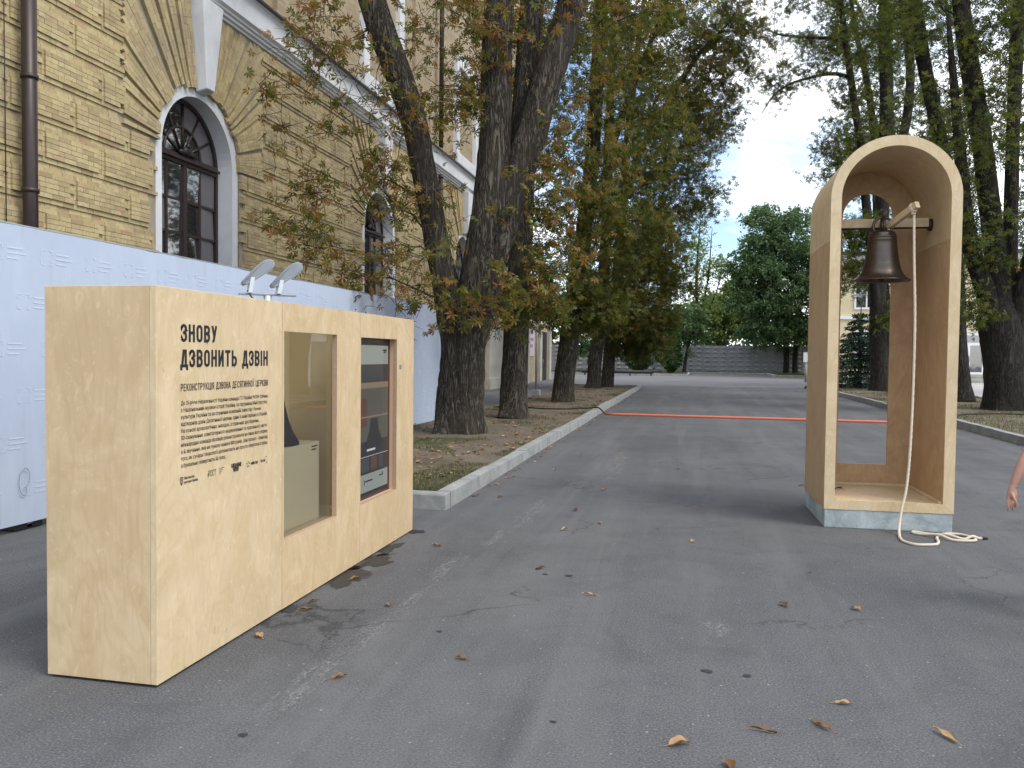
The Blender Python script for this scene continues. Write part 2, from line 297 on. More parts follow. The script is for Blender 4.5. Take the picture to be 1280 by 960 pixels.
# ------------------------------------------------------------------ mesh helpers
class MB:
    def __init__(s): s.v = []; s.f = []; s.sm = []; s.at = []
    def add(s, vs, fs, smooth=False, at=0.0):
        b = len(s.v); s.v.extend([tuple(map(float, p)) for p in vs]); s.f.extend([tuple(i+b for i in f) for f in fs]); s.sm.extend([smooth]*len(fs)); s.at.extend([at]*len(vs)); return s
    def box(s, x0, x1, y0, y1, z0, z1, at=0.0):
        v = [(x0, y0, z0), (x1, y0, z0), (x1, y1, z0), (x0, y1, z0), (x0, y0, z1), (x1, y0, z1), (x1, y1, z1), (x0, y1, z1)]
        return s.add(v, [(0, 3, 2, 1), (4, 5, 6, 7), (0, 1, 5, 4), (1, 2, 6, 5), (2, 3, 7, 6), (3, 0, 4, 7)], False, at)
    def obox(s, c, ax, ay, az):      # oriented box: centre and three half-axis vectors
        c, ax, ay, az = map(np.array, (c, ax, ay, az)); v = []
        for k in (-1, 1):
            for i, j in ((-1, -1), (1, -1), (1, 1), (-1, 1)): v.append(c + i*ax + j*ay + k*az)
        return s.add(v, [(0, 3, 2, 1), (4, 5, 6, 7), (0, 1, 5, 4), (1, 2, 6, 5), (2, 3, 7, 6), (3, 0, 4, 7)])
    def tube(s, pts, rad, n=8, cap=True, fn=None, smooth=True, at=0.0):
        P = np.array(pts, float); k = len(P); r = np.full(k, rad) if np.isscalar(rad) else np.array(rad, float)
        T = np.gradient(P, axis=0); T /= np.linalg.norm(T, axis=1)[:, None] + 1e-12
        ref = np.array((0, 0, 1.)) if abs(T[0][2]) < .9 else np.array((1., 0, 0)); vs = []
        a = np.linspace(0, 2*PI, n, endpoint=False); ca, sa = np.cos(a), np.sin(a)
        u = np.cross(T[0], ref); u /= np.linalg.norm(u)
        for i in range(k):
            u = u - T[i]*np.dot(u, T[i]); u /= np.linalg.norm(u) + 1e-12; w = np.cross(T[i], u)
            rr = r[i]*(fn(i, a, P[i]) if fn else 1.0)
            vs.append(P[i] + (np.outer(ca*rr, u) + np.outer(sa*rr, w)))
        vs = np.concatenate(vs)
        fs = [(i*n+j, i*n+(j+1) % n, (i+1)*n+(j+1) % n, (i+1)*n+j) for i in range(k-1) for j in range(n)]
        if cap: fs += [tuple(range(n-1, -1, -1)), tuple((k-1)*n+j for j in range(n))]
        return s.add(vs, fs, smooth, at)
    def lathe(s, prof, c=(0, 0, 0), n=48, smooth=True):
        vs = []; k = len(prof)
        for r, z in prof:
            for j in range(n): a = 2*PI*j/n; vs.append((c[0]+r*math.cos(a), c[1]+r*math.sin(a), c[2]+z))
        return s.add(vs, [(i*n+j, i*n+(j+1) % n, (i+1)*n+(j+1) % n, (i+1)*n+j) for i in range(k-1) for j in range(n)], smooth)
    def ball(s, c, r, n=12, m=8, smooth=True):
        r = (r, r, r) if np.isscalar(r) else r
        vs = [(c[0]+r[0]*math.sin(PI*i/m)*math.cos(2*PI*j/n), c[1]+r[1]*math.sin(PI*i/m)*math.sin(2*PI*j/n), c[2]+r[2]*math.cos(PI*i/m)) for i in range(m+1) for j in range(n)]
        return s.add(vs, [(i*n+j, (i+1)*n+j, (i+1)*n+(j+1) % n, i*n+(j+1) % n) for i in range(m) for j in range(n)], smooth)
    def prism(s, poly, a0, a1, axis='y'):    # polygon in the other two axes, extruded along axis
        n = len(poly); mk = {'y': lambda p, t: (p[0], t, p[1]), 'x': lambda p, t: (t, p[0], p[1]), 'z': lambda p, t: (p[0], p[1], t)}[axis]
        v = [mk(p, a0) for p in poly] + [mk(p, a1) for p in poly]
        return s.add(v, [tuple(range(n)), tuple(range(2*n-1, n-1, -1))] + [(i, i+n, (i+1) % n+n, (i+1) % n) for i in range(n)])
    def strip(s, A, B, a0, a1, axis='y'):    # solid between two equal polylines, extruded along axis
        n = len(A); mk = {'y': lambda p, t: (p[0], t, p[1]), 'x': lambda p, t: (t, p[0], p[1])}[axis]
        v = [mk(p, a0) for p in A] + [mk(p, a0) for p in B] + [mk(p, a1) for p in A] + [mk(p, a1) for p in B]; f = []
        for i in range(n-1):
            j = i+1; f += [(i, j, n+j, n+i), (2*n+i, 3*n+i, 3*n+j, 2*n+j), (i, 2*n+i, 2*n+j, j), (n+i, n+j, 3*n+j, 3*n+i)]
        f += [(0, n, 3*n, 2*n), (n-1, 3*n-1, 4*n-1, 2*n-1)]
        return s.add(v, f)

def root_of(o):
    p = Vector((0, 0, 0))
    while o is not None: p = p + Vector(o.location); o = o.parent
    return p
def mesh_np(name, V, F, at=None, smooth=False, atname='rnd'):
    V = np.asarray(V, np.float32).reshape(-1, 3); F = np.asarray(F, np.int32); k = F.shape[1]
    me = bpy.data.meshes.new(name); me.vertices.add(len(V)); me.vertices.foreach_set('co', V.ravel())
    me.loops.add(F.size); me.loops.foreach_set('vertex_index', F.ravel()); me.polygons.add(len(F))
    me.polygons.foreach_set('loop_start', np.arange(0, F.size, k, dtype=np.int32)); me.polygons.foreach_set('loop_total', np.full(len(F), k, np.int32))
    me.polygons.foreach_set('use_smooth', np.full(len(F), bool(smooth)))
    if at is not None: a = me.attributes.new(atname, 'FLOAT', 'POINT'); a.data.foreach_set('value', np.asarray(at, np.float32))
    me.update(calc_edges=True); me.validate(); return me
def link(name, me, mat, parent=None, loc=(0, 0, 0)):
    if mat is not None and not me.materials: me.materials.append(M[mat] if isinstance(mat, str) else mat)
    o = bpy.data.objects.new(name, me); COL.objects.link(o); o.location = loc
    if parent is not None: o.parent = parent
    return o
def obj(name, mb, mat, parent=None, bevel=0, local=False, attr=None, seg=2):
    V = np.array(mb.v)
    loc = (0, 0, 0)
    if parent is not None:
        if not local: V = V - np.array(root_of(parent))
    else:
        lo, hi = V.min(0), V.max(0); loc = np.array(((lo[0]+hi[0])/2, (lo[1]+hi[1])/2, lo[2])); V = V - loc
    me = bpy.data.meshes.new(name); me.from_pydata(V.tolist(), [], mb.f); me.polygons.foreach_set('use_smooth', mb.sm)
    if attr: a = me.attributes.new(attr, 'FLOAT', 'POINT'); a.data.foreach_set('value', mb.at)
    o = link(name, me, mat, parent, tuple(loc))
    if bevel:
        b = o.modifiers.new('bevel', 'BEVEL'); b.width = bevel; b.segments = seg; b.limit_method = 'ANGLE'; b.angle_limit = R(40)
    return o
def tag(o, label, cat, group=None, kind=None):
    if label: o['label'] = label
    if cat: o['category'] = cat
    if group: o['group'] = group
    if kind: o['kind'] = kind
    return o
def thing(name, loc, label, cat, group=None, rz=0):
    e = bpy.data.objects.new(name, None); COL.objects.link(e); e.location = loc; e.rotation_euler = (0, 0, rz); e.empty_display_size = .2
    return tag(e, label, cat, group)
def struct(o): o['kind'] = 'structure'; return o
def cr(pts, n):       # Catmull-Rom resample of a polyline with any number of columns
    P = np.array(pts, float); P = np.vstack([2*P[0]-P[1], P, 2*P[-1]-P[-2]]); out = []
    m = len(P)-3
    for t in np.linspace(0, m-1e-6, n):
        i = int(t); u = t-i; a, b, c, d = P[i:i+4]
        out.append(.5*((2*b)+(c-a)*u+(2*a-5*b+4*c-d)*u*u+(3*b-a-3*c+d)*u**3))
    return np.array(out)

# ------------------------------------------------------------------ ground, beds, kerbs
def grid(x0, x1, y0, y1, nx, ny, zf):
    xs = np.linspace(x0, x1, nx+1); ys = np.linspace(y0, y1, ny+1)
    V = [(x, y, zf(x, y)) for y in ys for x in xs]
    F = [(j*(nx+1)+i, j*(nx+1)+i+1, (j+1)*(nx+1)+i+1, (j+1)*(nx+1)+i) for j in range(ny) for i in range(nx)]
    return V, F
g = obj('asphalt_road', MB().add([(-300, -60, 0), (300, -60, 0), (300, 600, 0), (-300, 600, 0)], [(0, 1, 2, 3)]), 'asphalt'); struct(g)
g.location = (0, 0, 0)
for v in g.data.vertices: v.co.y += 270
def nz(x, y, s=1.0): return noise.noise((x*s, y*s, 3.7))
def bed_z(x0, x1):
    def f(x, y):
        e = min(1, max(0, (x-x0)/.5)) * min(1, max(0, (x1-x)/.5)) if x0 < -5 else 1.0
        return .004 + e*(.125 + .035*nz(x, y, .7) + .018*nz(x, y, 2.6))
    return f
def bed(name, x0, x1, y0, y1, zf):
    V, F = grid(x0, x1, y0, y1, int((x1-x0)*6), int((y1-y0)*4), zf)
    o = obj(name, MB().add(V, F, True), 'soil'); return struct(o)
LB = lambda x, y: .125 + .03*nz(x, y, .7) + .015*nz(x, y, 2.6) if x > -5.75 else .004 + max(0, (x+6.3)/.55)*(.12+.03*nz(x, y, .7))
bed('soil_bed_left', -6.3, -2.66, 8.46, 43.3, LB)
RB = lambda x, y: .125 + .03*nz(x, y, .7) + .015*nz(x, y, 2.6) if x < 11.6 else .006 + max(0, (12.2-x)/.6)*(.12+.03*nz(x, y, .7))
bed('soil_bed_right', 6.46, 12.2, 13.2, 47.0, RB)
p = obj('sunlit_cross_road', MB().add([(-60, 47.6, .004), (10.4, 47.6, .004), (10.4, 73.9, .004), (-60, 73.9, .004)], [(0, 1, 2, 3)]), 'sunlit_asphalt'); struct(p)  # sheet over the far road, its sun brightness painted in as lighter asphalt
p = obj('plaza_paving', MB().add([(12.25, 5, .005), (90, 5, .005), (90, 70, .005), (12.25, 70, .005)], [(0, 1, 2, 3)]), 'paving'); struct(p)

def kerb_run(parent, pts, step=2.1, w=.165, h=.165):
    for a, b in zip(pts[:-1], pts[1:]):
        a, b = np.array(a, float), np.array(b, float); L = np.linalg.norm(b-a); d = (b-a)/L; nrm = np.array((-d[1], d[0])); k = max(1, round(L/step))
        for i in range(k):
            p0 = a+d*(L*i/k+.008); p1 = a+d*(L*(i+1)/k-.008); jz = random.uniform(-.014, .014); jo = random.uniform(-.012, .012); zs = h+jz
            nn = nrm*(w/2); o = nrm*jo
            prof = [(-1, 0.0), (-1, zs-.02), (-.86, zs), (1, zs), (1, 0.0)]
            m = MB(); vs = []; q = 7
            for s in range(q):
                pp = p0+(p1-p0)*s/(q-1)
                for e, z in prof:
                    wob = .004*noise.noise((pp[0]*3+e, pp[1]*3, z*9))
                    c = pp+o+nn*e; vs.append((c[0]+wob, c[1]+wob, z if z == 0 else z+wob*1.2))
            f = [(s*5+j, s*5+j+1, (s+1)*5+j+1, (s+1)*5+j) for s in range(q-1) for j in range(4)] + [(0, 4, 3, 2, 1)[::1], tuple((q-1)*5+j for j in range(5))]
            m.add(vs, f); obj('kerb_stone', m, 'kerb_concrete', parent, .006)
kl = bpy.data.objects.new('kerb_left', None); COL.objects.link(kl); kl.location = (-2.58, 8.38, 0); struct(kl)
kerb_run(kl, [(-6.3, 8.38), (-2.50, 8.38)])
kerb_run(kl, [(-2.585, 8.47), (-2.70, 43.4)][::-1])
kerb_run(kl, [(-2.62, 43.48), (-6.3, 43.48)])
kr = bpy.data.objects.new('kerb_right', None); COL.objects.link(kr); kr.location = (6.35, 13, 0); struct(kr)
kerb_run(kr, [(6.36, 13.1), (6.36, 47.0)])
kerb_run(kr, [(6.28, 47.1), (12.2, 47.1)]); kerb_run(kr, [(6.45, 13.12), (12.25, 13.12)])
# far verge with grass and the kerbs in front of it
for nm, a in (('grass_verge_left', (-40, -.5, 74.6, 92)), ('grass_verge_middle', (-.45, 7.2, 86.3, 92)), ('grass_verge_right', (7.25, 45, 76.6, 92))):
    V, F = grid(*a, 20, 10, lambda x, y: .11+.02*nz(x, y, .5)); t = obj(nm, MB().add(V, F, True), 'soil'); struct(t)
kf = bpy.data.objects.new('kerb_far', None); COL.objects.link(kf); kf.location = (0, 75, 0); struct(kf)
kerb_run(kf, [(-14, 74.5), (-.4, 74.5)], 3); kerb_run(kf, [(-.4, 74.6), (-.4, 86.2)], 4); kerb_run(kf, [(7.2, 86.2), (7.2, 76.5)], 4); kerb_run(kf, [(7.2, 76.5), (12, 76.5)], 3); kerb_run(kf, [(-.3, 86.2), (7.1, 86.2)], 3)

def blades(n, sampler, h0, h1, w, zf, lean=.5):
    P = np.array([sampler() for _ in range(n)]); z = np.array([zf(x, y) for x, y in P]); a = rng.uniform(0, 2*PI, n); h = rng.uniform(h0, h1, n); ln = rng.uniform(.1, lean, n)*h; b = rng.uniform(0, 2*PI, n)
    base = np.c_[P, z-.01]; side = np.c_[np.cos(a), np.sin(a), 0*a]*(w/2); tip = base+np.c_[np.cos(b)*ln, np.sin(b)*ln, h]
    V = np.stack([base-side, base+side, tip], 1).reshape(-1, 3); F = np.arange(3*n).reshape(-1, 3); return mesh_np('grass', V, F, np.repeat(rng.random(n), 3))
def patchy(x0, x1, y0, y1, s, thr, near=0):
    def f():
        for _ in range(60):
            x = random.uniform(x0, x1); y = y0+(y1-y0)*(random.random()**(1+near))
            if noise.noise((x*s, y*s, 9.1)) > thr: return x, y
        return x, y
    return f
tag(link('bed_grass', blades(30000, patchy(-5.6, -2.72, 8.6, 14.2, .75, -.02, .4), .015, .06, .006, LB), 'grass_blade'), 'short patchy green grass on the soil in front of the thick twisted chestnut trunk', 'grass', kind='stuff')
tag(link('bed_weeds', blades(5000, patchy(-5.6, -2.75, 14, 42, .9, .25), .02, .09, .012, LB), 'grass_blade'), 'thin weeds growing on bare soil between the chestnut trunks along the building', 'weeds', kind='stuff')
tag(link('dry_grass', blades(14000, patchy(6.5, 11.8, 14, 46.5, .5, -.1), .02, .10, .014, RB), 'grass_blade'), 'sparse dry grass under the trees of the bed beside the white tent', 'grass', kind='stuff')
tag(link('verge_grass', blades(14000, lambda: random.choice([(random.uniform(-14, -.6), random.uniform(74.7, 88)), (random.uniform(-.4, 7), random.uniform(86.4, 88.6)), (random.uniform(7.4, 14), random.uniform(76.8, 88))]), .05, .16, .05, lambda x, y: .11), 'grass_blade'), 'mown green grass strip at the foot of the patterned concrete wall', 'grass', kind='stuff')

# leaf shapes: palmate chestnut leaf of five to seven leaflets
def palmate(k=5, curl=.25, L=1.0, wd=.30):
    V = []; F = []
    for i in range(k):
        a = R(-105+210*i/(k-1)); l = L*(1-.28*abs(i-(k-1)/2)/((k-1)/2)); dr = np.array((math.sin(a), math.cos(a), 0)); sd = np.array((math.cos(a), -math.sin(a), 0))
        b = len(V); up = np.array((0, 0, 1)); c = curl*(.7+.6*((i*37) % 5)/5)
        V += [dr*.04*l, dr*.62*l-sd*wd*l*.5+up*(.03-.18*c)*l, dr*l-up*c*l*.55, dr*.62*l+sd*wd*l*.5+up*(.03-.18*c)*l, dr*.55*l-up*(.06+.12*c)*l]
        F += [(b, b+4, b+1), (b+1, b+4, b+2), (b+2, b+4, b+3), (b+3, b+4, b)]
    return np.array(V), np.array(F)
PALM = [palmate(5, .15, 1, .36), palmate(6, .4, 1, .33), palmate(5, .75, 1, .26), palmate(7, .25, 1, .32)]
def simple_leaf():
    V = np.array([(0, 0, 0), (-.3, .5, .05), (0, 1, -.1), (.3, .5, .05)]); return V, np.array([(0, 2, 1), (0, 3, 2)])
SIMPLE = [simple_leaf()]
def rots(n, up):       # random frames whose normal leans upward by weight up
    nrm = rng.normal(size=(n, 3)); nrm /= np.linalg.norm(nrm, axis=1)[:, None]; nrm[:, 2] += up; nrm /= np.linalg.norm(nrm, axis=1)[:, None]
    t = rng.normal(size=(n, 3)); t[:, 2] -= .5; t -= nrm*np.sum(t*nrm, 1)[:, None]; t /= np.linalg.norm(t, axis=1)[:, None]; s = np.cross(t, nrm); return s, t, nrm
def scatter_leaves(P, size, rnd, templ, up=.8):
    Vs, Fs, As, off = [], [], [], 0; n = len(P); which = rng.integers(0, len(templ), n)
    for k, (T, F) in enumerate(templ):
        idx = np.where(which == k)[0]
        if not len(idx): continue
        s, t, nr = rots(len(idx), up); sc = size[idx][:, None, None]
        V = P[idx][:, None, :] + sc*(T[None, :, 0:1]*s[:, None, :] + T[None, :, 1:2]*t[:, None, :] + T[None, :, 2:3]*nr[:, None, :])
        Vs.append(V.reshape(-1, 3)); Fs.append((F[None]+(np.arange(len(idx))*len(T))[:, None, None]+off).reshape(-1, 3)); As.append(np.repeat(rnd[idx], len(T))); off += len(idx)*len(T)
    return np.concatenate(Vs), np.concatenate(Fs), np.concatenate(As)
def litter(n, samp, zf, s0, s1, up=3.0):
    P = np.array([samp() for _ in range(n)]); z = np.array([zf(x, y)+.012 for x, y in P])
    return mesh_np('litter', *scatter_leaves(np.c_[P, z], rng.uniform(s0, s1, n), rng.random(n), SIMPLE, up)[:3])
tag(link('leaf_litter', litter(2000, patchy(-5.9, -2.72, 8.6, 42, .6, -.15, .7), LB, .05, .12), 'litter_leaf'), 'fallen brown chestnut leaves strewn over the soil bed by the building', 'leaves', kind='stuff')
tag(link('leaf_litter', litter(700, patchy(6.5, 11.9, 14, 46, .5, -.4), RB, .06, .13), 'litter_leaf'), 'fallen brown leaves strewn over the dry grass bed beside the tent', 'leaves', kind='stuff')
tag(link('gutter_leaves', litter(300, lambda: random.choice([(-2.47+abs(random.gauss(0, .07)), random.uniform(8.5, 42)), (6.25-abs(random.gauss(0, .08)), random.uniform(14, 46))]), lambda x, y: 0, .04, .10), 'litter_leaf'), 'small dry leaves gathered in the gutter along the kerbs', 'leaves', kind='stuff')

# ------------------------------------------------------------------ brick building on the left
BXW = -9.5
bld = thing('brick_building', (BXW, 30, 0), 'yellow brick building with rusticated ground floor and white cornice behind the pale blue hoarding', 'building')
WINY = [14.67, 24.2, 33.7]; WR = 1.36; WZ = 5.39; BR = 1.18
# wall backing with arched holes (mortar) : built as strips round the openings
def wall_with_arches(x, y0, y1, z0, z1, cys, r, cz):
    m = MB(); ys = sorted([y0, y1]+[c-r for c in cys]+[c+r for c in cys])
    for a, b in zip(ys[:-1], ys[1:]):
        mid = (a+b)/2; hit = [c for c in cys if abs(mid-c) < r]
        if not hit: m.add([(x, a, z0), (x, b, z0), (x, b, z1), (x, a, z1)], [(0, 1, 2, 3)])
        else:
            c = hit[0]; n = 24; arc = [(c-r*math.cos(PI*i/n), cz+r*math.sin(PI*i/n)) for i in range(n+1)]
            for (ya, za), (yb, zb) in zip(arc[:-1], arc[1:]): m.add([(x, ya, za), (x, yb, zb), (x, yb, z1), (x, ya, z1)], [(0, 1, 2, 3)])
            m.add([(x, a, z0), (x, b, z0), (x, b, 1.9), (x, a, 1.9)], [(0, 1, 2, 3)])
    return m
wl = obj('wall', wall_with_arches(BXW, 2, 35.9, 0, 8.4, WINY, WR+.03, WZ), 'mortar', bld)
far = MB().box(-22, BXW-.001, 35.9, 47, 0, 8.4).box(-22, BXW-.001, 2, 47, 9.2, 24).box(-22, BXW-.7, 2, 35.9, .01, 9.15)
obj('upper_wall', far, 'brick_wall', bld)
CH = .075; ROW0 = 4.97-.6*7; BLK = 1.27
bricks = []       # (8 corner verts, rnd)
def prism_brick(q, x0, x1, rnd):      # q: four (y,z) corners; front at x1
    v = [(x0, *p) for p in q] + [(x1, *p) for p in q]; bricks.append((v, rnd))
def rout(th):     # outer radius of the voussoir fan
    s, c = abs(math.sin(th)), math.cos(th); return min(2.93/max(c, .05), 2.30/max(s, .05))
def near_window(y, z):
    for c in WINY:
        if abs(y-c) < 4.0: return c
    return None
for iz in range(int((8.36-.9)/CH)):
    z = .9+iz*CH; row = int(math.floor((z+.001-ROW0)/.6)); k = int(round((z-(ROW0+row*.6))/CH)) % 8
    zm = z+CH/2; shift = (BLK/2 if row % 2 else 0)+11.85+.0
    y = 6.0+(.13 if iz % 2 else 0)+random.uniform(-.02, .02)
    while y < 35.8:
        w = .25 if random.random() < .72 else .12
        yj = (y-shift) % BLK; nxt = BLK-yj
        if nxt < w+.05: w = max(.06, nxt-.002)
        ym = y+w/2; ok = True
        if z < 2.2 and y < 19.2: ok = False
        c = near_window(ym, zm)
        if ok and c is not None:
            dy, dz = ym-c, zm-WZ
            tooth = .05 if row % 2 else -.02
            if dz <= 0 and abs(dy) < WR+w/2-.02+tooth and zm > 2.0: ok = False
            elif dz > 0:
                rr = math.hypot(dy, dz); th = math.atan2(dy, dz)
                if rr < rout(th)+.03: ok = False
        if ok:
            e0 = (ym-shift) % BLK; e = min(e0, BLK-e0)
            dep = .012 if k == 0 else (.036 if k in (1, 7) else .062)
            if e < .10 and k != 0: dep = min(dep, .034)
            dep += random.uniform(-.003, .003)
            prism_brick([(y+.003, z+.003), (y+w-.003, z+.003), (y+w-.003, z+CH-.003), (y+.003, z+CH-.003)], BXW-.03, BXW+dep, random.random())
        y += w
# voussoirs round each arch
for c in WINY:
    nv = 5; da = R(84)/nv
    for s in (-1, 1):
        for i in range(nv):
            t0 = R(6)+i*da; bands = 8; big = i % 2
            for b in range(bands):
                ta, tb = t0+da*b/bands, t0+da*(b+1)/bands; tm = (ta+tb)/2
                r = WR+(.05 if big else -.02)-(b % 2)*.12
                ro = rout(tm)
                first = True
                while r < ro-.05:
                    w = random.choice([.25, .25, .13]); r1 = min(r+w, ro)
                    if first: r = WR+(.05 if big else -.02); first = False
                    if r1-r < .03: break
                    dep = .018 if b == 0 else .066
                    g_ = .0022
                    q = [(c+s*(rr*math.sin(t)), WZ+rr*math.cos(t)) for rr, t in ((r+g_, ta+g_/r), (r1-g_, ta+g_/r1), (r1-g_, tb-g_/r1), (r+g_, tb-g_/r))]
                    if s < 0: q = q[::-1]
                    if max(p[1] for p in q) < 8.40: prism_brick(q[::-1], BXW-.03, BXW+dep+random.uniform(-.004, .004), random.random())
                    r = r1
FQ = [(4, 5, 6, 7), (0, 1, 5, 4), (1, 2, 6, 5), (2, 3, 7, 6), (3, 0, 4, 7)]
def bkey(b):
    v = np.array(b[0][4:]).mean(0)
    return (v[1]-0)**2+(v[2]-1.6)**2 if (v[1] > 8.4 and v[2] > 3.1+.09*(v[1]-8)) else 1e9
bricks.sort(key=bkey)
for v, r in bricks[:300]:
    vv = np.array(v); c0 = vv.mean(0); me = bpy.data.meshes.new('brick'); me.from_pydata((vv-c0).tolist(), [], FQ); me.polygons.foreach_set('use_smooth', [False]*5)
    a = me.attributes.new('rnd', 'FLOAT', 'POINT'); a.data.foreach_set('value', [0.0]*8)
    link('brick', me, 'yellow_brick', wl, tuple(c0-np.array(root_of(wl))))
V = np.concatenate([np.array(v) for v, r in bricks[300:]])-np.array(root_of(bld)); nb = len(bricks)-300
F = (np.array(FQ)[None]+(np.arange(nb)*8)[:, None, None]).reshape(-1, 4)
o = link('brickwork', mesh_np('brickwork', V, F, np.repeat([r for v, r in bricks[300:]], 8)), 'yellow_brick', bld); o['kind'] = 'stuff'

def arch_line(c, r, cz, z0, n=28): return [(c-r, z0)]+[(c-r*math.cos(PI*i/n), cz+r*math.sin(PI*i/n)) for i in range(n+1)]+[(c+r, z0)]
def arched_window(c, detail=True):
    m = MB(); A = arch_line(c, WR+.04, WZ, 2.0); B = arch_line(c, BR, WZ, 2.0)
    m.strip(A, B, BXW-.50, BXW-.02, 'x')
    obj('window_reveal', m, 'white_plaster', bld)
    X = BXW-.42
    w = obj('window', MB().strip(arch_line(c, BR-.001, WZ, 2.0), arch_line(c, BR-.085, WZ, 2.0), X, X+.07, 'x'), 'brown_metal', bld)
    r = BR-.085
    # panes: a grid of 4 x rows below the transom, a fan above it
    ys = np.linspace(c-r, c+r, 5); zs = [2.0, 2.65, 3.3, 3.95, 4.6, WZ-.06]
    for i in range(4):
        for j in range(5):
            tilt = random.uniform(-.03, .03); a = X+.035
            mm = MB().add([(a+tilt, ys[i]+.02, zs[j]+.02), (a, ys[i+1]-.02, zs[j]+.02), (a-tilt, ys[i+1]-.02, zs[j+1]-.02), (a, ys[i]+.02, zs[j+1]-.02)], [(0, 1, 2, 3)])
            obj('pane', mm, 'curtain_grey' if i == 3 or (i == 0 and j % 2) else 'window_glass', w)
    fan = 6
    for (ra, rb) in ((.12, .58), (.62, r)):
        for i in range(fan):
            a0, a1 = PI*i/fan+.02, PI*(i+1)/fan-.02; tilt = random.uniform(-.015, .015); pts = []
            for t in np.linspace(a0, a1, 5): pts.append((X+.02+tilt*(t-a0), c-ra*math.cos(t), WZ+.06+ra*math.sin(t)*.97))
            for t in np.linspace(a1, a0, 5): pts.append((X+.02+tilt*(t-a0), c-rb*math.cos(t), WZ+.06+rb*math.sin(t)*.95))
            obj('pane', MB().add(pts, [tuple(range(10))[::-1]]), 'curtain_grey' if (i >= 3 and ra > .5) else 'window_glass', w)
    fm = MB(); fm.box(X, X+.10, c-r, c+r, WZ-.10, WZ+.09)
    for y in ys[1:4]: fm.box(X+.001, X+(.09 if abs(y-c) < .01 else .055), y-.033 if abs(y-c) > .01 else y-.06, y+.033 if abs(y-c) > .01 else y+.06, 2.0, WZ-.1)
    for z in zs[1:5]: fm.box(X+.002, X+.05, c-r, c+r, z-.025, z+.025)
    for i in range(1, fan): a = PI*i/fan; fm.tube([(X+.03, c-.1*math.cos(a), WZ+.06+.1*math.sin(a)), (X+.03, c-r*math.cos(a), WZ+.06+r*math.sin(a)*.97)], .026, 6)
    arc = [(X+.03, c-.60*math.cos(PI*i/20), WZ+.06+.60*math.sin(PI*i/20)*.97) for i in range(21)]; fm.tube(arc, .03, 6)
    fm.box(X+.02, X+.16, c-r-.02, c+r+.02, WZ-.03, WZ+.02)
    obj('muntin', fm, 'brown_metal', w)
    orn = MB(); orn.ball((X+.12, c+.02, WZ+.17), (.06, .13, .10), 10, 7); orn.ball((X+.13, c+.18, WZ+.13), (.05, .11, .06), 10, 6); orn.ball((X+.13, c-.15, WZ+.13), (.05, .11, .06), 10, 6); orn.ball((X+.14, c+.02, WZ+.27), (.05, .06, .07), 8, 6)
    obj('ornament', orn, 'dark_metal', w)
    # white keystone
    ks = MB(); zb, zt = WZ+WR-.09, 8.40
    ks.add([(BXW, c-.16, zb), (BXW, c+.16, zb), (BXW, c+.37, zt), (BXW, c-.37, zt), (BXW+.24, c-.13, zb+.06), (BXW+.24, c+.13, zb+.06), (BXW+.30, c+.35, zt), (BXW+.30, c-.35, zt)], [(0, 3, 2, 1), (4, 5, 6, 7), (0, 1, 5, 4), (1, 2, 6, 5), (2, 3, 7, 6), (3, 0, 4, 7)])
    obj('keystone', ks, 'white_plaster', bld, .02)
for c in WINY: arched_window(c)
# cornice between the storeys: stepped mouldings, white band, dark metal flashing
def moulding(prof, name, mat):
    n = len(prof); m = MB(); vs = [(x, y, z) for y in (2.0, 47.0) for x, z in prof]
    m.add(vs, [(i, i+1, n+i+1, n+i) for i in range(n-1)]); obj(name, m, mat, bld)
moulding([(BXW, 8.38), (BXW+.06, 8.385), (BXW+.06, 8.43), (BXW+.12, 8.45), (BXW+.12, 8.50), (BXW+.17, 8.52), (BXW+.17, 8.56), (BXW+.24, 8.60), (BXW+.24, 8.64), (BXW+.05, 8.645)], 'lower_moulding', 'white_plaster')
moulding([(BXW+.05, 8.645), (BXW+.20, 8.65), (BXW+.20, 9.12), (BXW+.24, 9.15)], 'cornice_band', 'white_plaster')
moulding([(BXW+.22, 9.15), (BXW+.34, 9.155), (BXW+.34, 9.19), (BXW-.1, 9.26)], 'cornice_flashing', 'roof_metal')
# upper storey windows with white surrounds
def upper_window(c):
    z0, z1, hw = 9.72, 13.2, 1.25; x = BXW
    m = MB().box(x-.2, x+.16, c-hw-.42, c-hw, 9.35, z1+.5).box(x-.2, x+.16, c+hw, c+hw+.42, 9.35, z1+.5).box(x-.2, x+.161, c-hw, c+hw, z1, z1+.5).box(x-.2, x+.22, c-hw-.5, c+hw+.5, 9.30, z0)
    obj('window_surround', m, 'white_plaster', bld, .015)
    w = obj('window', MB().box(x-.18, x-.12, c-hw, c+hw, z0, z1), 'curtain_grey', bld)
    f = MB()
    for y in np.linspace(c-hw, c+hw, 4): f.box(x-.12, x-.06, y-.05, y+.05, z0, z1)
    for z in (z0+.05, 11, 12.2): f.box(x-.121, x-.065, c-hw, c+hw, z-.05, z+.05)
    obj('frame', f, 'dark_metal', w)
    obj('pilaster', MB().box(x-.1, x+.12, c+hw+1.6, c+hw+2.5, 9.3, 20), 'brick_wall', bld, .01)
for c in (14.67, 24.2, 33.7, 43.2): upper_window(c)
def drainpipe(y, z0, z1, r=.085):
    p = obj('drainpipe', MB().tube([(BXW+.24, y, z0), (BXW+.24, y, z1)], r, 16), 'brown_metal', bld)
    for z in np.arange(z0+.4, z1, 1.6): obj('pipe_joint', MB().lathe([(r+.001, -.03), (r+.018, -.03), (r+.018, .03), (r+.001, .03)], (BXW+.24, y, z), 16), 'brown_metal', p)
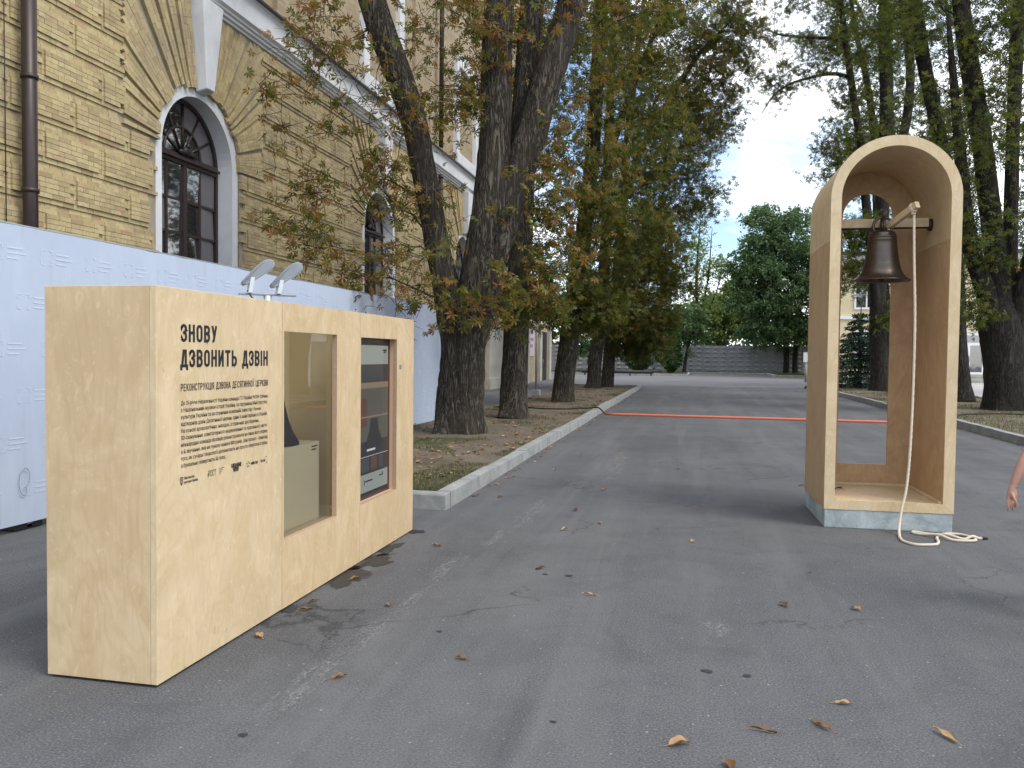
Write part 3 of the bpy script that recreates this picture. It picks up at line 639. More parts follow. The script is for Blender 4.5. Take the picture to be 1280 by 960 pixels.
drainpipe(10.13, .3, 8.3, .1); drainpipe(29.64, 3.0, 8.3); drainpipe(29.64, 9.3, 20); drainpipe(45.2, .5, 8.3)
obj('wire', MB().tube([(BXW+.10, 9.85, 2.0), (BXW+.10, 9.84, 8.3)], .008, 5).tube([(BXW+.10, 11.2, 8.3), (BXW+.10, 11.55, 7.9), (BXW+.09, 11.62, 7.3)], .01, 5), 'dark_metal', bld)
# lower porch, piers and door at the far end of the facade
obj('pier', MB().box(BXW-.3, BXW+.20, 37.7, 40.4, 0, 5.5).box(BXW-.3, BXW+.26, 37.6, 40.5, 0, .55), 'pale_stone', bld, .02)
obj('pier', MB().box(BXW-.3, BXW+.22, 45.6, 47.3, .0, 5.5), 'pale_stone', bld, .02)
an = MB().box(-16, BXW-.2, 47, 57, 0, 6.0); obj('annex_wall', an, 'brick_wall', bld)
obj('annex_roof', MB().box(-16.2, BXW, 47.001, 57.3, 6.0, 6.25), 'roof_metal', bld)
for y in (47.9, 52.0, 55.5): obj('pilaster', MB().box(BXW-.25, BXW-.02, y, y+.7, 0, 5.9), 'pale_stone', bld, .02)
dr = obj('door', MB().box(BXW-.22, BXW-.14, 53.2, 55.0, 0, 3.2), 'dark_metal', bld); obj('handle', MB().tube([(BXW-.11, 53.5, 1.0), (BXW-.11, 53.5, 1.4)], .02, 6), 'lamp_grey', dr)
po = obj('poster', MB().box(BXW-.20, BXW-.16, 49.0, 50.6, 1.6, 3.9), 'pink_poster', bld)
pm = MB()
for i, z in enumerate((3.5, 3.1, 2.6, 2.2)): pm.box(BXW-.16, BXW-.155, 49.2, 50.4-.25*(i % 2), z-.07, z+.12)
obj('printed_lines', pm, 'purple_ink', po)

# ------------------------------------------------------------------ hoarding in front of the building
HX = -5.86
hd = thing('hoarding', (HX, 10, 0), 'long pale blue vinyl hoarding with faint white printed marks in front of the brick building', 'hoarding')
hy = np.linspace(1.0, 19.15, 2)
for i in range(1):
    a, b = hy[i]+.0002, hy[i+1]-.0002; nx, nz_ = 190, 20; V = []; mk = MB()
    def surf(y, z): return HX+.008*noise.noise((y*1.3, z*.5, 2.2))+.005*noise.noise((y*5, z*.8, 5.2))+.003*noise.noise((y*1.5+z*6, z*5, 1.2))
    for j in range(nz_+1):
        for k in range(nx+1):
            y = a+(b-a)*k/nx; z = .07+(2.73-.07)*j/nz_; V.append((surf(y, z), y, z))
    F = [(j*(nx+1)+k, j*(nx+1)+k+1, (j+1)*(nx+1)+k+1, (j+1)*(nx+1)+k) for j in range(nz_) for k in range(nx)]
    pn = obj('banner', MB().add(V, F, True), 'hoarding_vinyl', hd)
    sd = pn.modifiers.new('thick', 'SOLIDIFY'); sd.thickness = .02; sd.offset = -1; pn.modifiers.new('split', 'EDGE_SPLIT').split_angle = R(40)
    def quad(y0, y1, z0, z1):
        mk.add([(surf(y0, z0)+.003, y0, z0), (surf(y1, z0)+.003, y1, z0), (surf(y1, z1)+.003, y1, z1), (surf(y0, z1)+.003, y0, z1)], [(0, 1, 2, 3)])
    for r_ in range(6):
        for c_ in range(31):
            y = a+.12+c_*.57+(.28 if r_ % 2 else 0); z = .32+r_*.42
            if y+.42 > b: continue
            s = .13
            for (oy, oz) in ((0, 0), (1, 0), (0, 1), (1, 1)):
                yy, zz = y+oy*s, z+oz*s; dy = .035 if oy == 0 else -.035; dz = .035 if oz == 0 else -.035
                quad(min(yy, yy+dy), max(yy, yy+dy), zz-.005, zz+.005); quad(yy-.005, yy+.005, min(zz, zz+dz), max(zz, zz+dz))
            for q in range(3): quad(y+.18, y+.18+(.16, .20, .12)[q], z+.10-.045*q, z+.115-.045*q)
    if mk.v: obj('printed_marks', mk, 'hoarding_print', pn)['kind'] = 'stuff'
obj('top_rail', MB().tube([(HX-.01, 1, 2.735), (HX-.01, 19.15, 2.735)], .012, 8), 'lamp_grey', hd)
for y in np.arange(1.4, 19.1, 2.5):
    obj('support_post', MB().box(HX-.09, HX-.03, y-.03, y+.03, .02, 2.7), 'lamp_grey', hd)
    obj('ballast_block', MB().box(HX-.55, HX-.03, y-.16, y+.16, .0, .06), 'black_rubber', hd, .015)
scr = MB()
pts = [(HX+.022, 6.28+.06*math.sin(t*1.0)*(.4+.1*t), .34+.10*math.cos(t)*(.5+.08*t)+.02*t) for t in np.linspace(0, 9, 40)]
obj('scribble', scr.tube(pts, .003, 4), 'lamp_grey', hd)

# ------------------------------------------------------------------ plywood exhibit box
FX, BD, Y0, Y1, ZB, ZT = -2.504, .62, 3.50, 7.227, .014, 1.946
PW = (Y1-Y0)/3; T = .036
box = thing('exhibit_box', (-2.81, 5.36, 0), 'long birch plywood exhibition box with black title lettering, a glazed niche and a screen', 'display box')
bk = FX-BD
def slab(name, x0, x1, y0, y1, z0, z1, mat='birch_ply', bev=.0025): return obj(name, MB().box(x0, x1, y0, y1, z0, z1), mat, box, bev)
slab('end_panel', bk, FX-T-.001, Y0, Y0+.03, ZB, ZT)
slab('end_panel', bk, FX-T-.001, Y1-.03, Y1, ZB, ZT)
slab('back_panel', bk, bk+.03, Y0+.031, Y1-.031, ZB, ZT)
slab('top_panel', bk+.031, FX-T-.001, Y0+.031, Y0+PW+.05, ZT-.03, ZT-.002, 'birch_ply_flat')
slab('top_panel', bk+.031, FX-T-.001, Y0+2*PW-.02, Y1-.031, ZT-.03, ZT-.002, 'birch_ply_flat')
obj('added_skylight_pane', MB().add([(bk+.031, Y0+PW+.05, ZT-.012), (FX-T-.001, Y0+PW+.05, ZT-.012), (FX-T-.001, Y0+2*PW-.02, ZT-.012), (bk+.031, Y0+2*PW-.02, ZT-.012)], [(0, 1, 2, 3)]), 'clear_glass', box)  # added glazed opening, put in so that daylight reaches the niche
slab('bottom_plinth', bk+.03, FX-.03, Y0+.03, Y1-.03, .0, ZB-.001, 'black_rubber', 0)
slab('front_panel', FX-T, FX, Y0, Y0+PW-.0015, ZB, ZT, 'birch_ply_pale')
def framed(y0, y1, z0, z1, a0, a1, b0, b1, mat):
    x0, x1 = FX-T, FX; m = MB(); e = MB()
    o = [(y0, z0), (y1, z0), (y1, z1), (y0, z1)]; i = [(a0, b0), (a1, b0), (a1, b1), (a0, b1)]
    for k in range(4):
        q = (k+1) % 4
        m.add([(x1, *o[k]), (x1, *o[q]), (x1, *i[q]), (x1, *i[k])], [(0, 1, 2, 3)]); m.add([(x0, *o[k]), (x0, *i[k]), (x0, *i[q]), (x0, *o[q])], [(0, 1, 2, 3)])
        m.add([(x0, *o[k]), (x0, *o[q]), (x1, *o[q]), (x1, *o[k])], [(0, 1, 2, 3)])
        e.add([(x0, *i[k]), (x1, *i[k]), (x1, *i[q]), (x0, *i[q])], [(0, 1, 2, 3)])
    p = obj('front_panel', m, mat, box); obj('opening_edge', e, 'ply_edge', p); return p
NY0, NY1, NZ0, NZ1 = 4.765, 5.555, .450, 1.765
fp2 = framed(Y0+PW+.0015, Y0+2*PW-.0015, ZB, ZT, NY0, NY1, NZ0, NZ1, 'birch_ply')
SY0, SY1, SZ0, SZ1 = 5.995, 6.79, .455, 1.757
fp3 = framed(Y0+2*PW+.0015, Y1, ZB, ZT, SY0, SY1, SZ0, SZ1, 'birch_ply')
# niche lining behind the glass
slab('niche_floor', bk+.031, FX-T-.001, Y0+PW+.05, Y0+2*PW-.02, NZ0-.03, NZ0-.004, 'niche_paint', 0)
slab('niche_wall', bk+.031, FX-T-.001, Y0+2*PW-.019, Y0+2*PW-.003, NZ0-.03, ZT-.031, 'niche_paint', 0)
slab('niche_wall', bk+.031, FX-T-.001, Y0+PW+.02, Y0+PW+.049, NZ0-.03, ZT-.031, 'niche_paint', 0)
slab('niche_wall', bk+.031, bk+.036, Y0+PW+.05, Y0+2*PW-.02, NZ0-.003, ZT-.04, 'niche_paint', 0)
obj('glass_pane', MB().add([(FX-T-.006, NY0-.01, NZ0-.01), (FX-T-.006, NY1+.01, NZ0-.01), (FX-T-.006, NY1+.01, NZ1+.01), (FX-T-.006, NY0-.01, NZ1+.01)], [(0, 1, 2, 3)]), 'clear_glass', box)
pd = obj('pedestal', MB().box(-3.06, -2.625, 4.84, 5.52, NZ0-.003, 1.0), 'niche_paint', None, .002); tag(pd, 'pale plywood pedestal behind the glass of the exhibition box', 'pedestal')
pt = MB()
for i in range(2): pt.box(-2.6249, -2.6235, 5.40, 5.49-.02*i, .965-.022*i, .975-.022*i)
obj('caption', pt, 'print_black', pd)
bm_ = MB().lathe([(r_*.54, z_) for r_, z_ in [(.0, .0), (.37, .0), (.365, .02), (.33, .05), (.28, .10), (.235, .17), (.195, .26), (.165, .36), (.145, .46), (.13, .52), (.09, .555), (0, .565)]], (-2.83, 5.18, 1.0005), 40)
tag(obj('model_bell', bm_, 'dark_patina'), 'dark wide flared bell standing on the pedestal behind the glass', 'bell')
# screen in the second opening
XS = FX-.066
sc_ = obj('screen', MB().box(XS-.03, XS, SY0-.03, SY1+.04, SZ0-.02, SZ1+.02), 'screen_bezel', box)
obj('screen_reveal', MB().box(XS, FX-T-.001, SY1, SY1+.03, SZ0, SZ1).box(XS, FX-T-.001, SY0, SY1, SZ0-.03, SZ0).box(XS, FX-T-.001, SY0, SY1, SZ1, SZ1+.03), 'warm_edge', box)
def spic(y0, y1, z0, z1, mat, k=1): return obj('screen_image', MB().add([(XS+.001*k, y0, z0), (XS+.001*k, y1, z0), (XS+.001*k, y1, z1), (XS+.001*k, y0, z1)], [(0, 1, 2, 3)]), mat, sc_)
ya, yb = SY0-.02, 6.745
spic(ya, yb, 1.545, 1.70, 'scr_light'); spic(ya, yb, .92, 1.545, 'scr_mid'); spic(ya, yb, .80, .92, 'scr_dark'); spic(ya, yb, .655, .80, 'scr_dark'); spic(ya, yb, .51, .655, 'scr_light')
spic(ya, yb, 1.35, 1.40, 'scr_tan', 2); spic(ya, 6.28, 1.04, 1.27, 'scr_red', 2); spic(ya, yb, 1.395, 1.545, 'scr_dark', 2); spic(ya, yb, 1.112, 1.125, 'scr_tan', 3); spic(ya, yb, .795, .799, 'scr_white', 2)
for k, (a, b, m_) in enumerate(((6.16, 6.33, 'scr_blue'), (6.36, 6.50, 'scr_tan'), (6.53, 6.64, 'scr_blue'))): spic(a, b, .675, .785, m_ if k != 1 else 'scr_red', 2)
spic(6.62, 6.71, 1.655, 1.668, 'scr_ink', 2); spic(6.64, 6.69, 1.638, 1.652, 'scr_ink', 2)
spic(6.25, 6.40, .590, .602, 'scr_ink', 2); spic(6.22, 6.235, .57, .61, 'scr_ink', 2); spic(6.55, 6.64, .605, .615, 'scr_ink', 2); spic(6.61, 6.64, .62, .63, 'scr_ink', 2)
spic(6.28, 6.46, .838, .855, 'scr_white', 2)
bp = [(6.36, 1.10), (6.50, 1.10), (6.53, 1.0), (6.60, .92), (6.63, .885), (6.52, .86), (6.36, .86), (6.24, .885), (6.27, .92), (6.33, 1.0)]
obj('screen_image', MB().add([(XS+.004, *p) for p in bp], [tuple(range(len(bp)))[::-1]]), 'scr_bell', sc_)
obj('warning_sticker', MB().add([(FX+.0015, 6.85, 1.50), (FX+.0015, 6.90, 1.50), (FX+.0015, 6.90, 1.535), (FX+.0015, 6.85, 1.535)], [(0, 1, 2, 3)]), 'lamp_grey', fp3)

# --- lettering: condensed sans capitals drawn as strokes
def arcp(cx, cy, rx, ry, a0, a1, n=7): return [(cx+rx*math.cos(R(a0+(a1-a0)*i/n)), cy+ry*math.sin(R(a0+(a1-a0)*i/n))) for i in range(n+1)]
def glyph(ch, w, t):
    l, r, b, u = t/2, w-t/2, t/2, 1-t/2; m = w/2; k = (r-l)/2; q = .52
    def bowl(y0, y1, full=True):      # right-hand bowl from the stem
        rr = min((y1-y0)/2, k*1.0); return [(l, y0), (r-rr, y0)]+arcp(r-rr, y0+rr, rr, rr, -90, 0)+arcp(r-rr, y1-rr, rr, rr, 0, 90)+[(l, y1)]
    G = {'Н': [[(l, 0), (l, 1)], [(r, 0), (r, 1)], [(l, q), (r, q)]], 'І': [[(t/2, 0), (t/2, 1)]], 'Ї': [[(t*1.2, 0), (t*1.2, 1)], [(0, 1.12), (0, 1.12+t)], [(t*2.4, 1.12), (t*2.4, 1.12+t)]],
         'О': [arcp(m, b+k, k, k, 180, 360)+arcp(m, u-k, k, k, 0, 180)+[(l, b+k)]], 'С': [[(r, .28)]+arcp(m, b+k, k, k, 0, -180)+arcp(m, u-k, k, k, 180, 0)+[(r, .72)]],
         'З': [[(l, .78)]+arcp(m, u-k, k, k, 180, 0, 9)+[(r, .68)]+arcp(r-k*.8, .68, k*.8, .68-q, 0, -90, 5)+[(m*.75, q)], [(m*.75, q), (r-k*.8, q)]+arcp(r-k*.8, .34, k*.8, q-.34, 90, 0, 5)+arcp(m, b+k, k, k, 0, -180, 9)+[(l, .22)]],
         'В': [[(l, 0), (l, 1)], bowl(b, q), bowl(q, u)], 'Ь': [[(l, 0), (l, 1)], bowl(b, q+.04)], 'Р': [[(l, 0), (l, 1)], bowl(q-.06, u)],
         'У': [[(l, 1), (m, .36)], [(r, 1), (m*.80, .12), (m*.5, b), (l, b)]], 'И': [[(l, 1), (l, 0)], [(l, .04), (r, .96)], [(r, 1), (r, 0)]],
         'Т': [[(m, 0), (m, 1)], [(0, u), (w, u)]], 'Д': [[(l+t*.2, b), (l+t*.9, u), (r-t*.3, u), (r-t*.3, b)], [(-.04, b), (w+.06, b)], [(-.04+t*.5, -.16), (-.04+t*.5, b)], [(w+.06-t*.5, -.16), (w+.06-t*.5, b)]],
         'Е': [[(r, b), (l, b), (l, u), (r, u)], [(l, q), (r*.92, q)]], 'К': [[(l, 0), (l, 1)], [(r+.02, 1), (l+t*.4, q-.06)], [(l+t, q+.02), (r+.03, 0)]],
         'Ц': [[(l, 1), (l, b), (r, b), (r, 1)], [(r, b), (w+.07, b), (w+.07, -.16)]], 'Я': [[(r, 0), (r, 1)], [(w-x, y) for x, y in bowl(q-.06, u)], [(m+.04, q-.06), (l-.02, 0)]],
         'А': [[(0, 0), (m, 1)], [(m, 1), (w, 0)], [(l+.07, .28), (r-.07, .28)]]}
    return G[ch]
def ribbon(mb, pts, t, fn):
    P = np.array(pts, float); k = len(P); L, Rr = [], []
    for i in range(k):
        d0 = P[i]-P[i-1] if i else P[1]-P[0]; d1 = P[i+1]-P[i] if i < k-1 else P[-1]-P[-2]
        d0 = d0/(np.linalg.norm(d0)+1e-9); d1 = d1/(np.linalg.norm(d1)+1e-9); n0 = np.array((-d0[1], d0[0])); n1 = np.array((-d1[1], d1[0])); n = n0+n1; n = n/(np.linalg.norm(n)+1e-9)
        c = max(.45, np.dot(n, n0)); L.append(P[i]+n*t/2/c); Rr.append(P[i]-n*t/2/c)
    mb.add([fn(p) for p in L]+[fn(p) for p in Rr], [(i, k+i, k+i+1, i+1) for i in range(k-1)])
cnt = [0]
def stroke_text(mb, s, y, z, h, width, gw=.50, t=.168, gap=.125, space=.30):
    adv = 0; wid = []
    for ch in s:
        w = space if ch == ' ' else (t if ch == 'І' else t*2.4 if ch == 'Ї' else gw*(1.06 if ch in 'ДЦ' else 1)); wid.append(w); adv += w+gap
    k = width/((adv-gap)*h); words = isinstance(mb, list); dst = MB() if words else mb
    if words: mb.append(dst)
    x = 0
    for ch, w in zip(s, wid):
        if ch == ' ' and words: dst = MB(); mb.append(dst)
        if ch != ' ':
            for st in glyph(ch, w, t):
                cnt[0] += 1; e = FX+.0012+.00002*(cnt[0] % 20)
                ribbon(dst, st, t, lambda p: (e, y+(x+p[0])*h*k, z+p[1]*h))
        x += w+gap
for s_, z_, w_ in (('ЗНОВУ', 1.680, .325), ('ДЗВОНИТЬ ДЗВІН', 1.552, .868)):
    wds = []; stroke_text(wds, s_, 3.692, z_, .090, w_)
    for tl in wds: obj('title_lettering', tl, 'print_black', box)
t2 = MB(); stroke_text(t2, 'РЕКОНСТРУКЦІЯ ДЗВОНА ДЕСЯТИННОЇ ЦЕРКВИ', 3.692, 1.432, .037, .868, .50, .13, .13, .28)
obj('subtitle_lettering', t2, 'print_black', box)
def font_mesh(s, size, sx, bold=0.0):
    c = bpy.data.curves.new('text', 'FONT'); c.body = s; c.size = size; c.offset = bold; c.resolution_u = 2; o = bpy.data.objects.new('text', c); COL.objects.link(o)
    me = bpy.data.meshes.new_from_object(o.evaluated_get(bpy.context.evaluated_depsgraph_get())); V = np.array([v.co[:] for v in me.vertices]); F = [tuple(p.vertices) for p in me.polygons]
    bpy.data.objects.remove(o, do_unlink=True); bpy.data.meshes.remove(me); V[:, 0] *= sx; return V, F
def put_text(mb, s, y, z, size, sx=.7, bold=0.0, width=None):
    V, F = font_mesh(s, size, sx, bold)
    if width: V[:, 0] *= width/V[:, 0].max()
    cnt[0] += 1; e = FX+.0012+.00002*(cnt[0] % 20)
    mb.add([(e, y+a, z+b) for a, b, _ in V], F)
LINES = ["До 35-річчя Незалежності України команда ГО Україна WOW спільно", "з Національним музеєм історії України, за підтримки Міністерства", "культури України та за сприяння компаній Київстар і Farmak", "відтворила дзвін Десятинної церкви, один із найстаріших в Україні.",
         "На основі археологічних знахідок, історичних досліджень,", "3D-сканування, комп’ютерного моделювання та художнього лиття", "міжнародна команда фахівців реконструювала не лише його форму,", "а й звучання, яке не лунало майже 800 років. Цей проєкт – приклад", "того, як сучасні технології допомагають не просто зберігати історію,", "а буквально повертають їй голос."]
WD = [.868, .855, .79, .862, .765, .855, .868, .866, .866, .41]
bt = MB()
for i, s in enumerate(LINES): put_text(bt, s, 3.692, 1.362-.0350*i, .0290, .7, .00022, WD[i])
obj('body_text', bt, 'print_black', box)
lg = MB(); sh = [(3.686, .998), (3.706, .998), (3.706, .972), (3.696, .958), (3.686, .972)]
for a, b in zip(sh, sh[1:]+sh[:1]): ribbon(lg, [a, b], .004, lambda p: (FX+.0012, p[0], p[1]))
ribbon(lg, [(3.696, .995), (3.696, .962)], .004, lambda p: (FX+.00125, p[0], p[1])); ribbon(lg, [(3.690, .985), (3.702, .985)], .003, lambda p: (FX+.0013, p[0], p[1]))
put_text(lg, 'Міністерство', 3.716, .985, .018, .8, .0004); put_text(lg, 'культури України', 3.716, .964, .018, .8, .0004); obj('ministry_logo', lg, 'print_black', box)
l2 = MB(); put_text(l2, 'РОСТ', 3.93, .968, .045, .62); ribbon(l2, [(3.928, .955), (3.928, .985)], .002, lambda p: (FX+.0012, p[0], p[1]))
for k, zz in enumerate((.998, .988, .978, .968)): ribbon(l2, [(4.035, zz), (4.085-.012*k, zz+.002)], .003, lambda p: (FX+.0012, p[0], p[1]))
obj('partner_logo', l2, 'print_black', box)
l3 = MB(); put_text(l3, 'UKRAINE', 4.155, .986, .030, .78, .0022, .105); put_text(l3, 'WOW', 4.175, .962, .030, .78, .0026, .06); obj('partner_logo', l3, 'print_black', box)
l4 = MB()
for k in range(5): a = R(90+72*k); ribbon(l4, [(4.335+.008*math.cos(a), .984+.008*math.sin(a)), (4.335+.020*math.cos(a), .984+.020*math.sin(a))], .006, lambda p: (FX+.0012, p[0], p[1]))
put_text(l4, 'київстар', 4.365, .978, .024, .8, .0009); obj('partner_logo', l4, 'print_black', box)
l5 = MB(); put_text(l5, 'Farmak', 4.475, .978, .026, .75, .0004); ribbon(l5, [(4.53, 1.004), (4.55, 1.004)], .003, lambda p: (FX+.0012, p[0], p[1])); ribbon(l5, [(4.535, .968), (4.548, .966), (4.551, .98)], .003, lambda p: (FX+.0012, p[0], p[1])); obj('partner_logo', l5, 'print_black', box)

# ------------------------------------------------------------------ pair of floodlights on top of the box
fl = thing('floodlight_pair', (-2.85, 5.17, ZT-.012), 'pair of tilted grey metal floodlights on a bracket on top of the plywood box', 'floodlight')
obj('post', MB().tube([(-2.85, 5.19, ZT-.002), (-2.85, 5.19, 2.02)], .026, 12), 'lamp_light', fl)
obj('bracket_bar', MB().obox((-2.85, 5.19, 2.026), (.152, .114, 0), (-.013, .018, 0), (0, .0, .006)), 'lamp_grey', fl, .002)
def flood(y, z):
    hv = np.array((.80, .60, 0)); up = np.array((0, 0, 1.)); d = hv*math.cos(R(36))+up*math.sin(R(36)); n = up*math.cos(R(36))-hv*math.sin(R(36)); x = np.array((-.6, .8, 0)); L = .27; o0 = np.array((-2.85, 5.19, 0))+hv*y; o0[2] = z
    prof = [(0, .002), (.012, .014), (.20, .042), (.272, .044), (.312, .034), (.330, .014), (.322, -.006), (.295, -.018), (.06, -.016), (.01, -.008)]
    vs = [o0+d*p_+n*q_+x*sx*(.040 if i_ in (0, 9) else .052) for sx in (-1, 1) for i_, (p_, q_) in enumerate([(a_*.8, b_*1.25) for a_, b_ in prof])]; k_ = len(prof)
    h = obj('lamp_head', MB().add(vs, [tuple(range(k_)), tuple(range(2*k_-1, k_-1, -1))]+[(i, i+k_, (i+1) % k_+k_, (i+1) % k_) for i in range(k_)]), 'lamp_grey', fl, .006, seg=3)
    c = o0+d*L*.52-n*.0225
    obj('lamp_lens', MB().obox(c, d*.088, x*.042, n*.003), 'lamp_light', h)
    br = MB(); q = o0+d*L*.30; f0 = np.array((-2.85, 5.19, 0))+hv*(y+.05); f0[2] = 2.036
    for s in (-1, 1): br.obox((q+f0)/2+x*s*.058, x*.003, hv*.013, (q-f0)/2*1.08)
    br.obox(f0, x*.058, hv*.014, up*.003)
    obj('lamp_yoke', br, 'lamp_light', fl)
flood(-.17, 2.085); flood(.02, 2.075)
obj('lamp_wire', MB().tube(cr([(-2.95, 5.10, 2.05), (-2.92, 5.11, 2.0), (-2.88, 5.14, 1.96), (-2.86, 5.17, 1.935)], 10), .005, 6), 'black_rubber', fl)

# ------------------------------------------------------------------ bell arch
AW, AD, ZS, TA = 1.159, 1.213, 3.16, .095
arch = thing('bell_arch', (1.262, 8.43, 0), 'tall round-topped plywood arch on a concrete base, open at front and back', 'arch', rz=.023)
def al(name, mb, mat, bev=.0025): return obj(name, mb, mat, arch, bev, True)
rO, rI = AW/2, AW/2-TA; cx = AW/2; zb = .179; zf = .272; SEAM = 2.76
al('concrete_base', MB().box(.006, AW-.006, .006, AD-.006, 0, zb), 'base_concrete', .008)
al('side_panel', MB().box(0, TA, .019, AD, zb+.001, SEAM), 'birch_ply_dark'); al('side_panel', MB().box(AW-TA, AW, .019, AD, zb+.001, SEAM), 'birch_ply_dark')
n = 40
def uarc(r, z0): return [(cx-r, z0)]+[(cx-r*math.cos(PI*i/n), ZS+r*math.sin(PI*i/n)) for i in range(n+1)]+[(cx+r, z0)]
v_ = MB().strip(uarc(rO, SEAM+.002), uarc(rI, SEAM+.002), .019, AD, 'y'); ob = al('vault', v_, 'birch_ply', 0)
for p_ in ob.data.polygons: p_.use_smooth = abs(p_.normal.y) < .5
ob.modifiers.new('split', 'EDGE_SPLIT').split_angle = R(35)
ff = MB().strip(uarc(rO+.001, zb+.002), uarc(rI, zf), .0, .018, 'y')
ff.v[n+3+0] = ff.v[n+3+0]
al('front_frame', ff, 'birch_ply_pale', 0)
al('sill', MB().prism([(.001, zb+.002), (AW-.001, zb+.002), (AW-TA-.0005, zf), (TA+.0005, zf)], .0003, .0177, 'y'), 'birch_ply_pale', 0)
al('floor_panel', MB().box(TA+.001, AW-TA-.001, .019, AD-.02, zb+.001, zf-.012), 'birch_ply_flat')
hw, zh0, hr = .255, .49, .255
bi = uarc(rI-.001, zf-.011); bo = uarc(hr, zh0)
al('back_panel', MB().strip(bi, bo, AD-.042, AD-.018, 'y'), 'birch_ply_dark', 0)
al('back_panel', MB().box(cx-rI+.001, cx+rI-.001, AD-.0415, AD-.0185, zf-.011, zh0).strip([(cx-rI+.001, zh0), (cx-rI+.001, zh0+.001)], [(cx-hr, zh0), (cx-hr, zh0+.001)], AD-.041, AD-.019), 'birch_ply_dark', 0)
al('corner_batten', MB().box(AW-TA-.03, AW-TA-.001, .03, AD-.045, zf-.012, zf+.018), 'birch_ply_pale'); al('corner_batten', MB().box(TA+.001, AW-TA-.032, AD-.075, AD-.044, zf-.012, zf+.018), 'birch_ply_pale')
al('corner_batten', MB().box(TA+.001, TA+.03, .03, AD-.078, zf-.012, zf+.018), 'birch_ply_pale')
BZ = 3.005; BYL = .605
al('beam', MB().box(TA+.001, AW-TA-.035, BYL-.045, BYL+.045, BZ-.045, BZ+.045), 'ash_beam', .004)
pl_ = al('bearing_plate', MB().tube([(AW-TA-.035, BYL, BZ-.02), (AW-TA-.001, BYL, BZ-.02)], .062, 24), 'dark_metal', .003)
al('steel_rod', MB().tube([(TA+.001, BYL-.03, BZ-.052), (AW-TA-.03, BYL-.03, BZ-.052)], .008, 8), 'dark_metal', 0)
for z_ in (-.04, .04): obj('bolt', MB().tube([(AW-TA-.05, BYL, BZ-.02+z_), (AW-TA-.03, BYL, BZ-.02+z_)], .011, 6), 'lamp_grey', pl_, 0, True)

# bell hanging from the beam
bx, by = 1.818, 8.88
be = thing('bronze_bell', (bx, by, 2.415), 'dark bronze bell with flared lip hanging in the plywood arch', 'bell')
pr = [(.0, .478), (.045, .482), (.085, .478), (.104, .468), (.113, .452), (.1165, .43), (.1215, .425), (.1225, .415), (.119, .410), (.1215, .395), (.1235, .392), (.1215, .388), (.126, .33), (.133, .27), (.141, .21), (.151, .155), (.1535, .150), (.153, .146), (.162, .11), (.1635, .106), (.1645, .101), (.178, .07), (.198, .042), (.222, .018), (.240, .006), (.245, .0), (.238, -.004), (.222, .006), (.19, .03), (.165, .07), (.14, .15), (.115, .35), (.09, .43), (0, .45)]
obj('bell_body', MB().lathe([(r*1.10, z*1.02) for r, z in pr], (bx, by, 2.415), 64), 'bell_bronze', be)
cw = MB()
for a in (0, PI/2):
    for s in (-1, 1):
        d = np.array((math.cos(a), math.sin(a), 0))*s
        cw.tube(cr([np.array((bx, by, 2.885))+d*.045, np.array((bx, by, 2.92))+d*.083, np.array((bx, by, 2.975))+d*.086, np.array((bx, by, 3.03))+d*.05, np.array((bx, by, 3.045))], 14), [.014]*14, 8)
cw.tube([(bx, by, 2.885), (bx, by, 3.05)], .022, 10)
obj('crown', cw, 'bell_bronze', be)
obj('clapper', MB().tube([(bx, by, 2.85), (bx, by, 2.44)], .010, 8).ball((bx, by, 2.43), (.028, .028, .035)), 'dark_metal', be)
A0, A1 = np.array((1.875, 8.90, 2.955)), np.array((2.055, 8.55, 3.105)); dv = (A1-A0)/2; ln_ = np.linalg.norm(dv); sx_ = np.cross(dv/ln_, (0, 0, 1)); sx_ /= np.linalg.norm(sx_); up_ = np.cross(sx_, dv/ln_)
obj('lever_arm', MB().obox((A0+A1)/2, dv, sx_*.024, up_*.032), 'ash_beam', be, .003)
rope = thing('bell_rope', (2.05, 8.3, 0), 'cream rope hanging from the bell lever and coiled on the asphalt by the arch', 'rope')
rp = [(2.038, 8.605, 3.045), (2.046, 8.585, 2.6), (2.054, 8.53, 2.0), (2.047, 8.50, 1.3), (2.020, 8.44, .75), (1.985, 8.385, .42), (1.935, 8.33, .22), (1.905, 8.27, .08), (1.885, 8.17, .016), (1.862, 8.02, .013), (1.865, 7.90, .013), (1.93, 7.80, .013), (2.03, 7.81, .013), (2.12, 7.86, .013), (2.165, 7.98, .013), (2.19, 8.12, .013), (2.25, 8.27, .013), (2.34, 8.36, .013), (2.45, 8.36, .013), (2.51, 8.27, .013), (2.52, 8.14, .013), (2.44, 8.08, .013), (2.31, 8.09, .013), (2.22, 8.17, .036), (2.10, 8.27, .013), (2.04, 8.33, .013), (2.07, 8.37, .013), (2.2, 8.30, .013), (2.30, 8.20, .036), (2.42, 8.15, .013), (2.50, 8.18, .036), (2.57, 8.22, .013), (2.60, 8.235, .013)]
obj('cord', MB().tube(cr(rp, 900), .0122, 9, True, lambda i, a, p: 1+.13*np.cos(3*(a+i*.62))), 'cream_rope', rope)
obj('end_tip', MB().tube([(2.597, 8.234, .013), (2.645, 8.245, .013)], .0145, 8), 'black_rubber', rope)
kn = MB(); kc = A1-dv/ln_*.055
kn.tube([kc+sx_*(.031*math.cos(a))+up_*(.041*math.sin(a)) for a in np.linspace(0, 2*PI, 20)], .0085, 6)
kn.tube([kc+sx_*(.031*math.cos(a))+up_*(.041*math.sin(a))-dv/ln_*.017 for a in np.linspace(0, 2*PI, 20)], .0085, 6)
